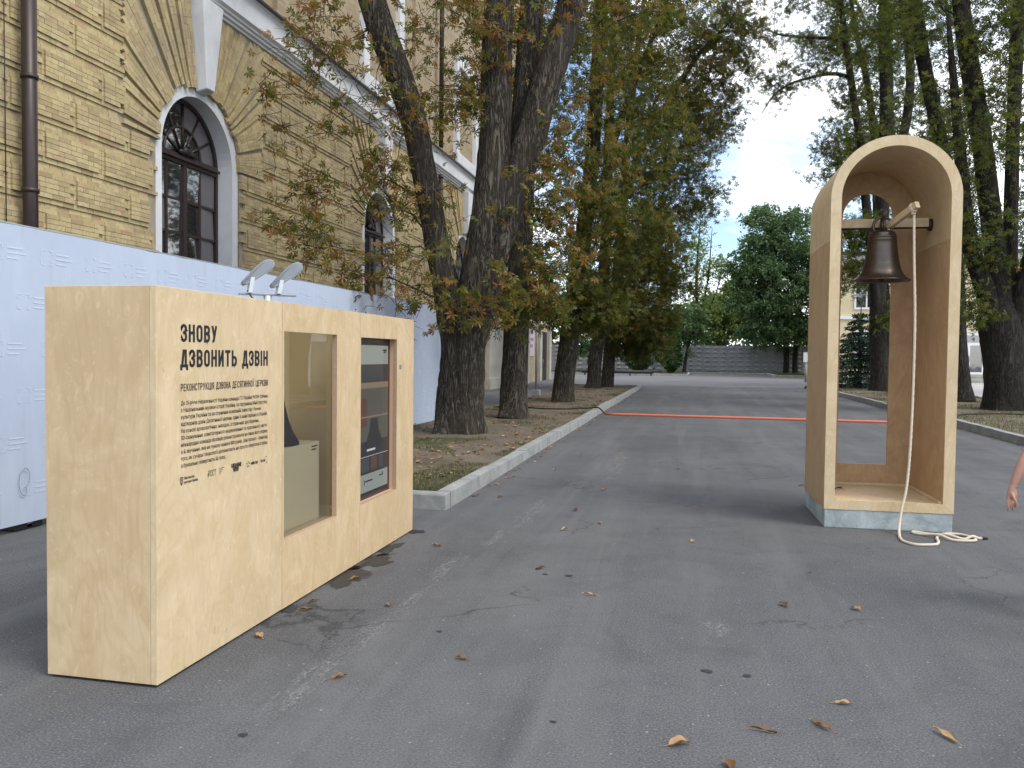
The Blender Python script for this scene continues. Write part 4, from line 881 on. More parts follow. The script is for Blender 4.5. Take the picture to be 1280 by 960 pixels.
kn.tube([kc+np.array((.016*math.cos(a), .016*math.sin(a), -.058+.006*math.cos(2*a))) for a in np.linspace(0, 2*PI, 14)], .008, 6)
obj('knot', kn, 'cream_rope', rope)

# ------------------------------------------------------------------ cable duct and cables
hp = [(-2.36, 23.05, .028), (0.5, 22.95, .028), (3.0, 22.85, .028), (5.2, 22.72, .028), (6.18, 22.7, .028)]
tag(obj('cable_duct', MB().tube(cr(hp, 40), .036, 10), 'orange_plastic'), 'orange plastic cable duct lying straight across the asphalt road', 'cable duct')
cb_ = [(-2.36, 23.05, .03), (-2.46, 23.07, .12), (-2.58, 23.12, .20), (-2.8, 23.16, .18)]+[(x, 23.05+.12*math.sin(x*2.1)-.05*x*.3, LB(x, 23.1)+.02) for x in np.linspace(-3.2, -5.5, 10)]+[(-6.4, 23.3, .02), (-9.2, 23.4, .02)]
tag(obj('power_cable', MB().tube(cr(cb_, 70), .02, 8), 'black_rubber'), 'black cable running over the kerb and soil between the chestnut trunks', 'cable')
cb2 = [(6.18, 22.7, .03), (6.30, 22.75, .19), (6.5, 22.9, .20), (6.8, 23.8, RB(6.8, 23.8)+.02), (7.3, 25.0, RB(7.3, 25)+.02)]+[(x, 25.15+.10*math.sin(x*1.7), RB(x, 25.15)+.02) for x in np.linspace(7.9, 11.5, 12)]+[(13, 25.6, .03), (16, 26, .03)]
tag(obj('power_cable', MB().tube(cr(cb2, 70), .022, 8), 'black_rubber'), 'black cable crossing the dry grass bed towards the white tent', 'cable')

# ------------------------------------------------------------------ small things standing about
sp_ = thing('sign_pole', (-5.84, 31.05, .1), 'thin grey metal pole in a small concrete foot between the chestnut trunks', 'pole')
obj('pole', MB().tube([(-5.84, 31.05, .1), (-5.84, 31.05, 3.3)], .04, 10), 'lamp_grey', sp_); obj('foot', MB().box(-6.0, -5.68, 30.9, 31.2, .09, .33), 'kerb_concrete', sp_, .02)
wp = thing('white_post', (7.6, 60, 0), 'white utility post with a small box beside the plywood arch', 'post')
obj('post', MB().tube([(7.6, 60, 0), (7.6, 60, 1.4)], .09, 10), 'kerb_concrete', wp); obj('box', MB().box(7.42, 7.78, 59.88, 60.12, 1.38, 2.05), 'white_paint', wp, .01)
gr = thing('guard_rail', (-5.2, 72, 0), 'low black metal guard rail at the far edge of the road', 'guard rail')
obj('rail', MB().tube([(-9.5, 71.8, .33), (-3.3, 71.9, .33)], .15, 10), 'black_rubber', gr)
for x in (-9.2, -7.2, -5.3, -3.5): obj('post', MB().box(x-.06, x+.06, 71.75, 71.95, 0, .3), 'black_rubber', gr)
tt = thing('gazebo_tent', (14.2, 37.5, 0), 'white fabric gazebo tent on the pale paving behind the trees', 'tent')
tx0, tx1, ty0, ty1 = 12.35, 16.0, 35.8, 39.4
obj('canopy', MB().add([(tx0, ty0, 2.2), (tx1, ty0, 2.2), (tx1, ty1, 2.2), (tx0, ty1, 2.2), ((tx0+tx1)/2, (ty0+ty1)/2, 3.3), (tx0, ty0, 1.9), (tx1, ty0, 1.9), (tx1, ty1, 1.9), (tx0, ty1, 1.9)], [(0, 1, 4), (1, 2, 4), (2, 3, 4), (3, 0, 4), (5, 6, 1, 0), (6, 7, 2, 1), (7, 8, 3, 2), (8, 5, 0, 3)]), 'white_paint', tt)
for (a, b) in ((0, 1), (0, 3)):
    V = []; P_ = [(tx0, ty0), (tx1, ty0), (tx1, ty1), (tx0, ty1)]; p0, p1 = np.array(P_[a]), np.array(P_[b]); dd = p1-p0; nn = np.array((-dd[1], dd[0]))/np.linalg.norm(dd)
    for z in (.03, .7, 1.4, 1.9):
        for k in range(41): q = p0+dd*k/40+nn*(.05*math.sin(k*.9)+.03*math.sin(k*2.3))*(1.0 if z < 1.8 else .15); V.append((q[0], q[1], z))
    obj('side_wall', MB().add(V, [(r*41+k, r*41+k+1, (r+1)*41+k+1, (r+1)*41+k) for r in range(3) for k in range(40)], True), 'white_paint', tt)
for x, y in ((tx0, ty0), (tx1, ty0), (tx1, ty1), (tx0, ty1)): obj('leg', MB().tube([(x, y, 0), (x, y, 2.2)], .03, 8), 'lamp_grey', tt)

# far concrete wall of patterned panels
fw = thing('patterned_wall', (4, 89, 0), 'grey concrete wall of diamond relief panels beyond the far verge', 'wall')
proto = MB(); pw, ph = 2.5, 2.86
proto.box(0, pw-.03, 0, .14, .0, ph)
for r_ in range(6):
    for c_ in range(3):
        x0 = .05+c_*.82+(.0 if r_ % 2 == 0 else -.0); z0 = .12+r_*.45; xc, zc = x0+.39, z0+.21
        proto.add([(x0, -.001, zc), (xc, -.001, z0), (x0+.78, -.001, zc), (xc, -.001, z0+.42), (xc, -.085, zc+.03)], [(0, 1, 4), (1, 2, 4), (2, 3, 4), (3, 0, 4)])
p0 = None
for i in range(-10, 12):
    if p0 is None: p0 = obj('panel', proto, 'far_panel', fw, 0, True); q = p0
    else: q = p0.copy(); COL.objects.link(q); q.parent = fw
    q.location = (i*pw-.5, 0, .05+.03*math.sin(i*2.1))
    # posts between panels
    if i == -10: ps0 = obj('wall_post', MB().box(-.09, .06, -.06, .2, 0, 2.75), 'far_concrete', fw, 0, True); ps = ps0
    else: ps = ps0.copy(); COL.objects.link(ps); ps.parent = fw
    ps.location = (i*pw-.5, 0, .05)

# yellow building on the right
yb_ = thing('yellow_building', (26, 68, 0), 'two-storey yellow plastered building with white doors and windows behind the tree row', 'building')
FYB = 68.0
obj('wall', MB().box(10.6, 50, FYB, FYB+14, 0, 9.6), 'yellow_plaster', yb_)
obj('plinth', MB().box(10.55, 50, FYB-.08, FYB-.001, 0, .62), 'pale_stone', yb_)
rf = obj('roof', MB().box(10.2, 50.4, FYB-.5, FYB+14.5, 9.6, 9.85), 'roof_metal', yb_)
for z, h in ((4.7, .22), (9.2, .4)): obj('string_course', MB().box(10.5, 50, FYB-.12, FYB-.002, z, z+h), 'white_paint', yb_)
def ywin(x, z0, z1, hw=.75):
    f = MB()
    for a, b, c, d in ((x-hw-.14, x-hw, z0-.14, z1+.14), (x+hw, x+hw+.14, z0-.14, z1+.14), (x-hw, x+hw, z0-.14, z0), (x-hw, x+hw, z1, z1+.14), (x-.05, x+.05, z0, z1)): f.box(a, b, FYB-.10, FYB-.003, c, d)
    w = obj('window', f, 'white_paint', yb_); obj('pane', MB().box(x-hw, x+hw, FYB-.03, FYB-.002, z0, z1), 'window_glass', w)
for i in range(13):
    x = 12.9+i*2.9
    ywin(x, 5.6, 7.8)
    if abs(x-20.1) > 1.6: ywin(x, 1.5, 3.7)
def ydoor(x, hw=.95):
    d = obj('door', MB().box(x-hw-.2, x-hw, FYB-.14, FYB-.003, .6, 3.75).box(x+hw, x+hw+.2, FYB-.14, FYB-.003, .6, 3.75).box(x-hw, x+hw, FYB-.14, FYB-.003, 3.5, 3.75).box(x-hw, x+hw, FYB-.14, FYB-.003, 2.75, 2.95).box(x-.12, x+.12, FYB-.14, FYB-.003, .6, 2.75).box(x-hw, x+hw, FYB-.139, FYB-.003, .6, .75), 'white_paint', yb_)
    obj('pane', MB().box(x-hw, x-.12, FYB-.05, FYB-.004, .75, 2.75).box(x+.12, x+hw, FYB-.05, FYB-.004, .75, 2.75).box(x-hw, x+hw, FYB-.05, FYB-.004, 2.95, 3.5), 'window_glass', d)
    obj('handle', MB().tube([(x+.05, FYB-.2, 1.5), (x+.05, FYB-.2, 2.0)], .03, 6), 'lamp_grey', d)
ydoor(20.1)
for k in range(4): obj('step', MB().box(18.0-.3*k, 22.4+.3*k, FYB-.9-.34*k, FYB-.55-.34*k+.0 if k else FYB-.09, 0, .6-.15*k), 'pale_stone' if k % 2 == 0 else 'kerb_concrete', yb_)

# ------------------------------------------------------------------ trees
def bark_tube(mb, stem, seg, ring, flare=False, amp=.05, twist=1.2):
    S = cr(stem, ring); P, r = S[:, :3], np.maximum(S[:, 3], .006)
    rr = r.copy()
    def fn(i, a, p):
        z = p[2]; out = np.ones(len(a))
        for k, ang in enumerate(a):
            tz = ang+twist*z*.25
            rd = abs(noise.noise((math.cos(tz)*3.2, math.sin(tz)*3.2, z*.55+p[0])))*1.6
            fi = noise.noise((math.cos(tz)*9, math.sin(tz)*9, z*1.6))
            out[k] = 1+amp*(rd-.4)+amp*.5*fi
            if flare and z < 1.2: out[k] += math.exp(-max(z, 0)/.28)*(.10+.13*math.sin(5*ang+1.3)+.08*math.sin(3*ang+.4))
        return out
    mb.tube(P, rr, seg, True, fn)
def curve_pts(p0, d0, p1, n=7, sag=.0):
    L = np.linalg.norm(p1-p0); c = p0+d0*L*.5; out = []
    for t in np.linspace(0, 1, n): out.append((1-t)**2*p0+2*t*(1-t)*c+t*t*p1+np.array((0, 0, -sag*math.sin(PI*t)*L)))
    out = np.array(out); out[1:-1] += rng.normal(0, .018*L, (n-2, 3)); return out
def tree(name, label, base, stems, clouds, leaf, barkm='bark_dark', lsize=.17, templ=PALM, seg=24, group=None, husks=0, singles=0, limbs=(), twig_n=6, per_twig=7, rc=.9, rusty=(0, 1), up=.8, cat='tree'):
    t = thing(name, base, label, cat, group); o3 = np.array(base)
    tm = MB()
    for i, s in enumerate(stems): bark_tube(tm, s, seg if i == 0 else max(10, seg*2//3), 70 if i == 0 and seg > 30 else 34, i == 0, .13 if seg > 50 else .07)
    obj('trunk', tm, barkm, t)
    allst = np.concatenate([cr(s, 40) for s in stems]); bm = MB(); P = []; D = []
    for l in limbs:
        L_ = cr(l, 14); bm.tube(L_[:, :3], L_[:, 3], 6, False)
    for l in limbs: allst = np.concatenate([allst, cr(l, 14)])
    used = [allst]; cnt_ = 0
    for cloud in clouds:
        c, rad, n = cloud[:3]; rcl = cloud[3] if len(cloud) > 3 else rc; dens = cloud[4] if len(cloud) > 4 else 1.0; zlow = cloud[5] if len(cloud) > 5 else 1.0
        for _ in range(n):
            v = rng.normal(size=3); v /= np.linalg.norm(v); q = np.array(c)+v*np.array(rad)*(rng.random()**.42)
            if cnt_ % 4 == 0: allst = np.concatenate(used)
            cnt_ += 1
            low = allst[(allst[:, 2] < max(q[2]+.6*zlow, allst[:, 2].min()+2.6)) & (allst[:, 2] > 1.7)]
            dd = np.linalg.norm(low[:, :3]-q, axis=1)+.35*np.abs(low[:, 2]-(q[2]-1.0)); k = np.argmin(dd+rng.uniform(0, .8, len(dd))); s0 = low[k]; p0 = s0[:3]
            L = np.linalg.norm(q-p0)
            if L < .3: continue
            d0 = (q-p0)*np.array((1, 1, .2)); d0 /= np.linalg.norm(d0)+1e-9; d0[2] += rng.uniform(.2, .9)
            cv = curve_pts(p0, d0, q, 7); r0 = min(s0[3]*.65, .010+.0075*L); bm.tube(cv, np.linspace(r0, .006, 7), 5, False); used.append(np.c_[cv[2:6], np.linspace(r0, .006, 7)[2:6]])
            for _t in range(twig_n):
                f = rng.uniform(.45, 1.0); a = cv[int(f*6)]; w = rng.normal(size=3); w[2] = w[2]*.55-.12; w /= np.linalg.norm(w); l = rcl*rng.uniform(.5, 1.15); b = a+w*l; b[2] -= .12*l
                tw = np.array([a, (a+b)/2+rng.normal(0, .05*l, 3)+np.array((0, 0, .06*l)), b]); bm.tube(tw, [.007, .005, .003], 3, False)
                m = max(1, int(rng.poisson(per_twig*dens))); ts = rng.uniform(.25, 1.05, m)
                P.append(a+(b-a)*ts[:, None]+rng.normal(0, .09*rcl, (m, 3)))
    obj('branches', bm, barkm, t)
    P = np.concatenate(P); P = P[P[:, 2] > .8]; n = len(P); size = lsize*rng.uniform(.65, 1.2, n)
    rnd = np.clip(rng.beta(1.6, 1.6, n)*(rusty[1]-rusty[0])+rusty[0], 0, 1)
    if singles:
        d = np.linalg.norm(P-np.array((0, 0, 1.63)), axis=1); inb = (P[:, 2] < 8.2) & (P[:, 0] < -2.6); key = np.where(inb, d, 1e6); idx = np.argsort(key); pick, rest = idx[:singles], idx[singles:]
        cr_ = link('crown', mesh_np('crown', *(lambda V, F, A: (V-o3, F, A))(*scatter_leaves(P[rest], size[rest], rnd[rest], templ, up))), leaf, t); cr_['kind'] = 'stuff'
        lm = []
        for k, (T, F) in enumerate(templ):
            for r_ in (.1, .3, .5, .7, .9): lm.append(mesh_np('leaf', T, F, np.full(len(T), r_)))
        S_, T_, N_ = rots(len(pick), up)
        for j, i in enumerate(pick):
            me = lm[int(rng.integers(0, len(templ)))*5+min(4, int(rnd[i]*5))]; o = link('leaf', me, leaf, cr_)
            mt = Matrix(((S_[j][0], T_[j][0], N_[j][0]), (S_[j][1], T_[j][1], N_[j][1]), (S_[j][2], T_[j][2], N_[j][2]))).to_4x4()
            o.matrix_local = Matrix.Translation(P[i]-o3) @ mt @ Matrix.Scale(size[i], 4)
    else:
        V, F, A = scatter_leaves(P, size, rnd, templ, up); link('crown', mesh_np('crown', V-o3, F, A), leaf, t)
    for k in range(husks):
        q = P[rng.integers(0, n)]; hm = MB().ball(q-np.array((0, 0, .08)), .035, 8, 6); obj('conker_husk', hm, 'husk_green', t)
    return t
T1S = [[(-4.43, 15.5, .06, .50), (-4.41, 15.5, .32, .485), (-4.4, 15.5, .75, .443), (-4.37, 15.5, 1.38, .427), (-4.38, 15.5, 2.0, .427), (-4.38, 15.5, 2.54, .40), (-4.36, 15.5, 2.9, .2)],
       [(-4.46, 15.47, 1.75, .26), (-4.55, 15.45, 2.23, .31), (-4.71, 15.37, 3.07, .26), (-4.86, 15.3, 3.83, .238), (-4.97, 15.22, 4.58, .231), (-5.11, 15.14, 5.33, .233), (-5.25, 15.06, 6.06, .243), (-5.55, 14.99, 6.95, .258), (-5.83, 14.91, 7.69, .255), (-6.01, 14.83, 8.26, .25), (-6.38, 14.75, 9.44, .2), (-6.67, 14.68, 11.19, .14), (-6.97, 14.6, 13.35, .05)],
       [(-4.28, 15.5, 1.6, .28), (-4.2, 15.5, 2.1, .34), (-4.04, 15.51, 2.92, .40), (-3.92, 15.52, 3.69, .41), (-3.85, 15.53, 4.45, .35), (-3.8, 15.54, 5.36, .303), (-3.76, 15.55, 6.12, .291), (-3.76, 15.55, 6.88, .287), (-3.75, 15.56, 7.64, .283), (-3.73, 15.57, 8.39, .28), (-3.69, 15.58, 10.19, .223), (-3.59, 15.59, 12.25, .145), (-3.56, 15.6, 14.31, .05)],
       [(-3.95, 15.5, 3.1, .25), (-3.85, 15.5, 3.45, .31), (-3.63, 15.59, 4.15, .315), (-3.39, 15.68, 4.92, .295), (-3.18, 15.77, 5.7, .299), (-2.97, 15.86, 6.48, .287), (-2.76, 15.95, 7.26, .276), (-2.58, 16.04, 7.88, .272), (-2.42, 16.13, 8.52, .268), (-2.14, 16.22, 9.9, .226), (-1.79, 16.31, 11.88, .147), (-1.52, 16.4, 14.01, .05)],
       [(-3.8, 15.7, 3.5, .17), (-3.71, 15.8, 4.03, .205), (-3.49, 15.91, 4.98, .205), (-3.38, 16.03, 5.93, .208), (-3.33, 16.14, 6.89, .221), (-3.3, 16.26, 7.86, .22), (-3.27, 16.37, 8.69, .21), (-3.19, 16.49, 10.61, .15), (-3.11, 16.6, 13.16, .05)]]
T1C = [((-6.3, 14.5, 5.0), (1.9, 1.0, 2.1), 34, .7, .75, 1.5), ((-7.5, 14.2, 4.0), (1.2, .8, 1.3), 14, .7, .7, 2), ((-5.6, 14.2, 3.0), (1.3, .9, 1.1), 22, .6, .75, 3), ((-5.3, 13.9, 1.75), (.45, .5, .5), 4, .4, .7, 3), ((-6.9, 14.4, 7.2), (1.6, 1.0, 1.4), 20, .75, .7), ((-4.2, 14.4, 5.2), (1.7, .5, 3.0), 24, .6, .6, 2), ((-3.6, 14.7, 2.7), (1.3, .8, .7), 16, .6, .9, 3),
       ((-2.4, 15.6, 5.0), (.8, 1.0, 2.2), 16, .7, .8, 2), ((-4.0, 15.2, 8.6), (2.6, 1.5, 1.6), 28, .8, .8), ((-4.0, 15.6, 11.8), (4.6, 4.0, 2.6), 75, 1.1, 1.5)]
tree('chestnut_tree', 'thick twisted chestnut tree with several stems nearest the plywood exhibition box', (-4.43, 15.5, .1), T1S, T1C, 'leaf_rusty', 'bark_grey', .148, PALM, 72, 'chestnut trees along the brick building', 16, 300, per_twig=4, twig_n=5, rusty=(.22, 1))
T2S = [[(-4.28, 19.65, .06, .37), (-4.26, 19.7, .35, .344), (-4.26, 19.76, .93, .326), (-4.24, 19.81, 2.11, .307), (-4.21, 19.87, 3.28, .289), (-4.15, 19.92, 4.45, .272), (-4.12, 19.98, 5.63, .256), (-4.05, 20.04, 7.38, .221), (-3.92, 20.09, 9.32, .186), (-3.8, 20.14, 11.44, .14), (-3.68, 20.2, 13.75, .068)]]
tree('chestnut_tree', 'straight chestnut tree standing just behind the thick twisted trunk', (-4.28, 19.65, .1), T2S, [((-4.0, 19.0, 3.1), (1.5, 1.2, .9), 34, .7, .8, 3), ((-3.2, 20, 5.6), (1.7, 1.6, 2.4), 54, .8, .75, 2), ((-3.8, 20, 10), (3.6, 3, 3.6), 95, 1.0, 1.0)], 'leaf_rusty', 'bark_grey', 0.15, PALM, 40, 'chestnut trees along the brick building', 5, rusty=(.02, .92))
T3S = [[(-4.23, 27.3, .05, .39), (-4.21, 27.3, .3, .367), (-4.17, 27.3, .96, .34), (-4.05, 27.3, 2.03, .327), (-3.88, 27.3, 3.35, .288), (-3.69, 27.3, 4.93, .263), (-3.52, 27.3, 6.5, .251), (-3.36, 27.3, 8.06, .241), (-3.26, 27.3, 10.13, .232), (-3.16, 27.3, 12.19, .223), (-3.14, 27.3, 14.24, .186), (-3.07, 27.3, 17.03, .089)], [(-3.6, 27.3, 5.6, .12), (-3.0, 27.0, 7.2, .12), (-2.3, 26.7, 9.4, .1), (-1.4, 26.4, 11.6, .07), (-.7, 26.2, 13.4, .03)]]
tree('chestnut_tree', 'chestnut tree with rusty drooping foliage beside the thin grey pole', (-4.23, 27.3, .1), T3S, [((-3.7, 26.5, 3.4), (1.9, 1.6, 1.0), 69, .8, .9, 3), ((-3.0, 26.5, 5.8), (2.3, 2.0, 1.8), 83, .9, .8, 2), ((-2.3, 26.8, 9.2), (2.9, 2.6, 2.6), 99, 1.0, .75), ((-2.0, 27, 13), (3.6, 3, 2.6), 99, 1.0, .9)], 'leaf_rusty', 'bark_grey', 0.155, PALM, 32, 'chestnut trees along the brick building', 3, rusty=(0, .72))
T4S = [[(-4.7, 39.5, .05, .39), (-4.63, 39.5, .38, .339), (-4.57, 39.5, 1.46, .32), (-4.37, 39.5, 3.36, .282), (-4.21, 39.5, 5.64, .265), (-4.14, 39.5, 8.28, .248), (-4.1, 39.5, 10.91, .232), (-4.01, 39.5, 14.64, .178), (-3.91, 39.5, 18.34, .102)], [(-4.1, 39.3, 6.4, .13), (-3.81, 39.0, 7.44, .15), (-3.06, 38.4, 9.34, .16), (-2.5, 37.8, 10.81, .16), (-1.44, 37.2, 12.36, .147), (-.6, 36.6, 13.67, .128), (.21, 36.0, 14.58, .072), (1.4, 35.6, 15.6, .03)]]
tree('chestnut_tree', 'chestnut tree with a long bough reaching out over the road', (-4.7, 39.5, .1), T4S, [((-3.4, 38.5, 4.0), (2.0, 2.0, 1.6), 84, 1.0, .9, 3), ((-2.6, 38, 7.5), (2.4, 2.4, 2.6), 119, 1.1, .75, 2), ((-.8, 37, 11.6), (2.9, 2.6, 2.2), 129, 1.1, .7), ((1.1, 36.2, 15.2), (1.9, 2.0, 2.4), 112, 1.0, .8), ((-2.4, 38, 16), (3.4, 3, 3), 125, 1.2, .8)], 'leaf_olive', 'bark_grey', 0.17, PALM, 24, 'chestnut trees along the brick building', rusty=(.05, .95))
T5S = [[(-4.29, 41.8, .05, .38), (-4.18, 41.8, .65, .318), (-4.12, 41.8, 1.86, .298), (-3.98, 41.8, 3.46, .279), (-3.78, 41.8, 6.26, .24), (-3.59, 41.8, 9.44, .222), (-3.37, 41.8, 12.59, .185), (-3.03, 41.8, 16.1, .147), (-2.69, 41.8, 19.2, .086)]]
tree('chestnut_tree', 'chestnut tree with low dark foliage at the far end of the soil bed', (-4.29, 41.8, .1), T5S, [((-2.3, 41.5, 2.9), (1.5, 2.0, 1.4), 105, 1.0, 1.0, 3), ((-1.9, 41.5, 5.8), (2.0, 2.4, 2.2), 122, 1.1, .9, 2), ((-.9, 41.4, 9.4), (2.3, 2.6, 2.2), 111, 1.1, .7), ((-1.0, 41.4, 14), (3.0, 2.6, 3), 94, 1.2, .7)], 'leaf_olive', 'bark_grey', 0.18, PALM, 24, 'chestnut trees along the brick building', rusty=(.0, .8))
GR = 'trees in the bed on the right of the road'
R1S = [[(9.46, 28.2, .05, .66), (9.45, 28.2, .3, .63), (9.41, 28.2, .92, .577), (9.33, 28.2, 1.9, .58), (9.26, 28.2, 2.7, .60), (9.22, 28.2, 3.3, .46), (9.2, 28.2, 3.7, .25)],
       [(9.15, 28.15, 2.3, .28), (9.05, 28.1, 2.76, .32), (8.62, 27.95, 3.98, .264), (8.23, 27.8, 5.06, .249), (7.97, 27.65, 6.25, .207), (7.75, 27.5, 7.91, .166), (7.47, 27.35, 10.03, .112), (7.23, 27.2, 11.88, .057)],
       [(9.22, 28.2, 2.8, .4), (9.21, 28.2, 3.26, .42), (9.12, 28.22, 4.36, .338), (8.95, 28.24, 5.6, .311), (8.79, 28.27, 6.83, .299), (8.6, 28.29, 8.31, .287), (8.39, 28.31, 9.55, .289), (8.18, 28.33, 10.79, .278), (7.95, 28.36, 12.28, .252), (7.8, 28.38, 13.76, .211), (7.55, 28.4, 16.47, .109)],
       [(9.4, 28.2, 2.3, .3), (9.44, 28.2, 2.89, .34), (9.5, 28.33, 4.62, .213), (9.51, 28.47, 6.6, .202), (9.55, 28.6, 8.35, .19), (9.61, 28.73, 10.35, .194), (9.66, 28.87, 12.35, .199), (9.7, 29.0, 14.86, .126)],
       [(9.55, 28.1, 2.0, .26), (9.62, 28.1, 2.5, .29), (9.73, 27.95, 3.6, .267), (9.86, 27.8, 4.79, .211), (10.01, 27.65, 6.67, .155), (10.1, 27.5, 8.99, .086)]]
tree('branching_tree', 'stout dark tree forking low into five stems in front of the white tent', (9.46, 28.2, .1), R1S, [((8.6, 27, 5.6), (1.9, 1.2, 2.8), 50, .9, .55, 2), ((8.2, 27.2, 3.2), (.9, .8, .9), 14, .6, .6, 3), ((8.4, 27.5, 9.6), (2.6, 2.2, 2.6), 61, 1.0, .6), ((8.6, 28, 13.5), (3.4, 3, 2.6), 71, 1.1, .9)], 'leaf_green', 'bark_dark', 0.155, PALM, 40, GR, rusty=(.0, .9))
R2S = [[(9.72, 33.2, .05, .4), (9.66, 33.23, .47, .361), (9.6, 33.27, 1.05, .328), (9.49, 33.3, 2.52, .295), (9.42, 33.33, 4.29, .28), (9.28, 33.37, 6.05, .264), (9.07, 33.4, 7.82, .266), (8.83, 33.43, 9.29, .252), (8.46, 33.47, 11.07, .254), (8.13, 33.5, 12.56, .24), (7.89, 33.53, 14.05, .243), (7.66, 33.57, 15.83, .176), (7.38, 33.6, 18.49, .091)]]
tree('branching_tree', 'slim dark tree leaning left behind the right side of the plywood arch', (9.72, 33.2, .1), R2S, [((9.0, 33, 4.2), (1.7, 1.2, 1.7), 28, .9, .6, 3), ((8.7, 33, 9), (2.2, 2.0, 3.0), 58, 1.0, .65), ((8.2, 33.4, 14.5), (2.9, 2.6, 2.8), 78, 1.1, .85)], 'leaf_green', 'bark_dark', 0.16, PALM, 28, GR, rusty=(0, .85))
R3S = [[(8.7, 42.3, .05, .45), (8.69, 42.3, .46, .42), (8.66, 42.3, 1.6, .388), (8.54, 42.3, 3.51, .368), (8.53, 42.3, 5.4, .349), (8.55, 42.3, 7.29, .33), (8.64, 42.3, 9.55, .312), (8.73, 42.3, 11.8, .315), (8.66, 42.3, 14.42, .298), (8.54, 42.3, 16.66, .281), (8.4, 42.3, 19.26, .199), (8.17, 42.3, 22.97, .091)],
       [(8.55, 42.2, 3.4, .24), (8.51, 42.2, 3.88, .27), (8.17, 42.03, 6.51, .224), (7.83, 41.86, 8.74, .204), (7.53, 41.69, 11.33, .185), (7.13, 41.51, 13.52, .166), (6.69, 41.34, 16.06, .147), (6.33, 41.17, 18.22, .127), (5.89, 41.0, 21.08, .065)], [(8.62, 42.3, 8.7, .17), (8.65, 42.3, 9.18, .2), (9.19, 42.42, 11.06, .21), (9.63, 42.53, 12.94, .213), (9.78, 42.65, 14.84, .195), (9.65, 42.77, 16.75, .198), (9.39, 42.88, 18.68, .156), (9.05, 43.0, 21.76, .069)]]
R3L = [[(6.94, 41.6, 14.78, .105), (6.07, 41.28, 14.91, .083), (4.98, 40.96, 14.65, .07), (4.06, 40.64, 14.31, .05), (3.34, 40.32, 13.66, .035), (2.87, 40.0, 12.86, .02)], [(6.62, 41.4, 16.46, .1), (5.83, 41.05, 16.46, .08), (4.55, 40.7, 16.49, .062), (3.45, 40.35, 16.58, .041), (2.53, 40.0, 17.02, .02)]]
tree('branching_tree', 'tall dark tree behind the arch whose thin boughs reach out over the road', (8.7, 42.3, .1), R3S, [((6.2, 40.8, 11.0), (1.5, 1.6, 2.0), 44, 1.0, .55, 2), ((4.3, 40.5, 15.0), (1.7, 1.2, 1.7), 48, .9, .5), ((7.4, 41.8, 7.0), (1.5, 1.6, 2.2), 55, .9, .8, 3), ((7.8, 42, 13.5), (2.4, 2.2, 3.0), 79, 1.1, .65), ((6.6, 41.6, 18.0), (3.4, 2.6, 2.6), 118, 1.1, .85), ((8.6, 42, 3.4), (1.3, 1.2, .9), 16, .8, .7, 3)], 'leaf_green', 'bark_dark', 0.165, PALM, 28, GR, limbs=R3L, rusty=(.02, .9))
R4S = [[(10.39, 48.0, .05, .4), (10.26, 48.0, 2.04, .349), (10.03, 48.0, 4.62, .302), (9.63, 48.0, 8.06, .257), (9.4, 48.0, 12.34, .213), (8.91, 48.0, 16.19, .169), (8.23, 48.0, 19.21, .123), (7.76, 48.0, 22.21, .075)]]
tree('branching_tree', 'dark tree at the far end of the right bed, behind the tall tree', (10.39, 48, .0), R4S, [((9.3, 47.5, 7), (2.4, 2, 3), 43, 1.1, .9, 3), ((9.3, 48, 13), (2.8, 2.4, 3.4), 65, 1.2, .8), ((9, 48, 18.5), (3.2, 2.6, 2.8), 65, 1.2, .9)], 'leaf_green', 'bark_dark', 0.18, PALM, 20, GR, rusty=(0, .85))
for k_, (x_, y_, h_) in enumerate(((13.5, 52, 17), (17.5, 46, 16))):
    st_ = [[(x_, y_, .0, .4), (x_-.1, y_, 3, .34), (x_-.2, y_, 7, .26), (x_, y_, 12, .16), (x_, y_, h_, .05)]]
    tree('branching_tree', ('dark tree standing on the paving beyond the slim leaning tree', 'dark tree standing on the paving behind the white tent')[k_], (x_, y_, 0), st_, [((x_, y_-.5, h_*.55), (3.0, 2.6, h_*.28), 60, 1.2, .75, 2), ((x_, y_, h_*.85), (3.2, 2.8, h_*.18), 44, 1.2, .9)], 'leaf_green', 'bark_dark', .24, PALM, 16, GR, rusty=(0, .8))

# dense far trees: clumps of simple leaves on limbs
big = [[(9.2, 88, 0, .30), (9.2, 88, 2.5, .28), (8.8, 88, 6, .35), (8.0, 88, 10, .26), (7.4, 88, 15, .12)], [(10.1, 88.2, 0, .28), (10.1, 88.2, 2.5, .27), (10.4, 88.2, 7, .28), (10.6, 88, 12, .12)]]
tree('broadleaf_tree', 'large dense green tree with two trunks in front of the patterned wall', (9.3, 88, 0), big, [((7.2, 87, 8.5), (4.0, 3.0, 5.2), 150, 1.4, 1.3, 2), ((8.4, 87, 14), (4.2, 3, 3.6), 110, 1.4, 1.2), ((11, 87.5, 9), (3.6, 3, 6), 100, 1.4, 1.2, 2), ((4.4, 87, 10.5), (1.3, 1.6, 3.2), 26, 1.1, 1.0, 2), ((6.6, 86.4, 4.4), (2.4, 1.6, 1.6), 36, 1.1, 1.3, 3), ((9.4, 86.6, 4.2), (3.0, 1.6, 1.3), 34, 1.1, 1.3, 3)], 'leaf_blue', 'bark_dark', .30, SIMPLE, 16, None, twig_n=7, per_twig=15, rc=1.3, up=.5)
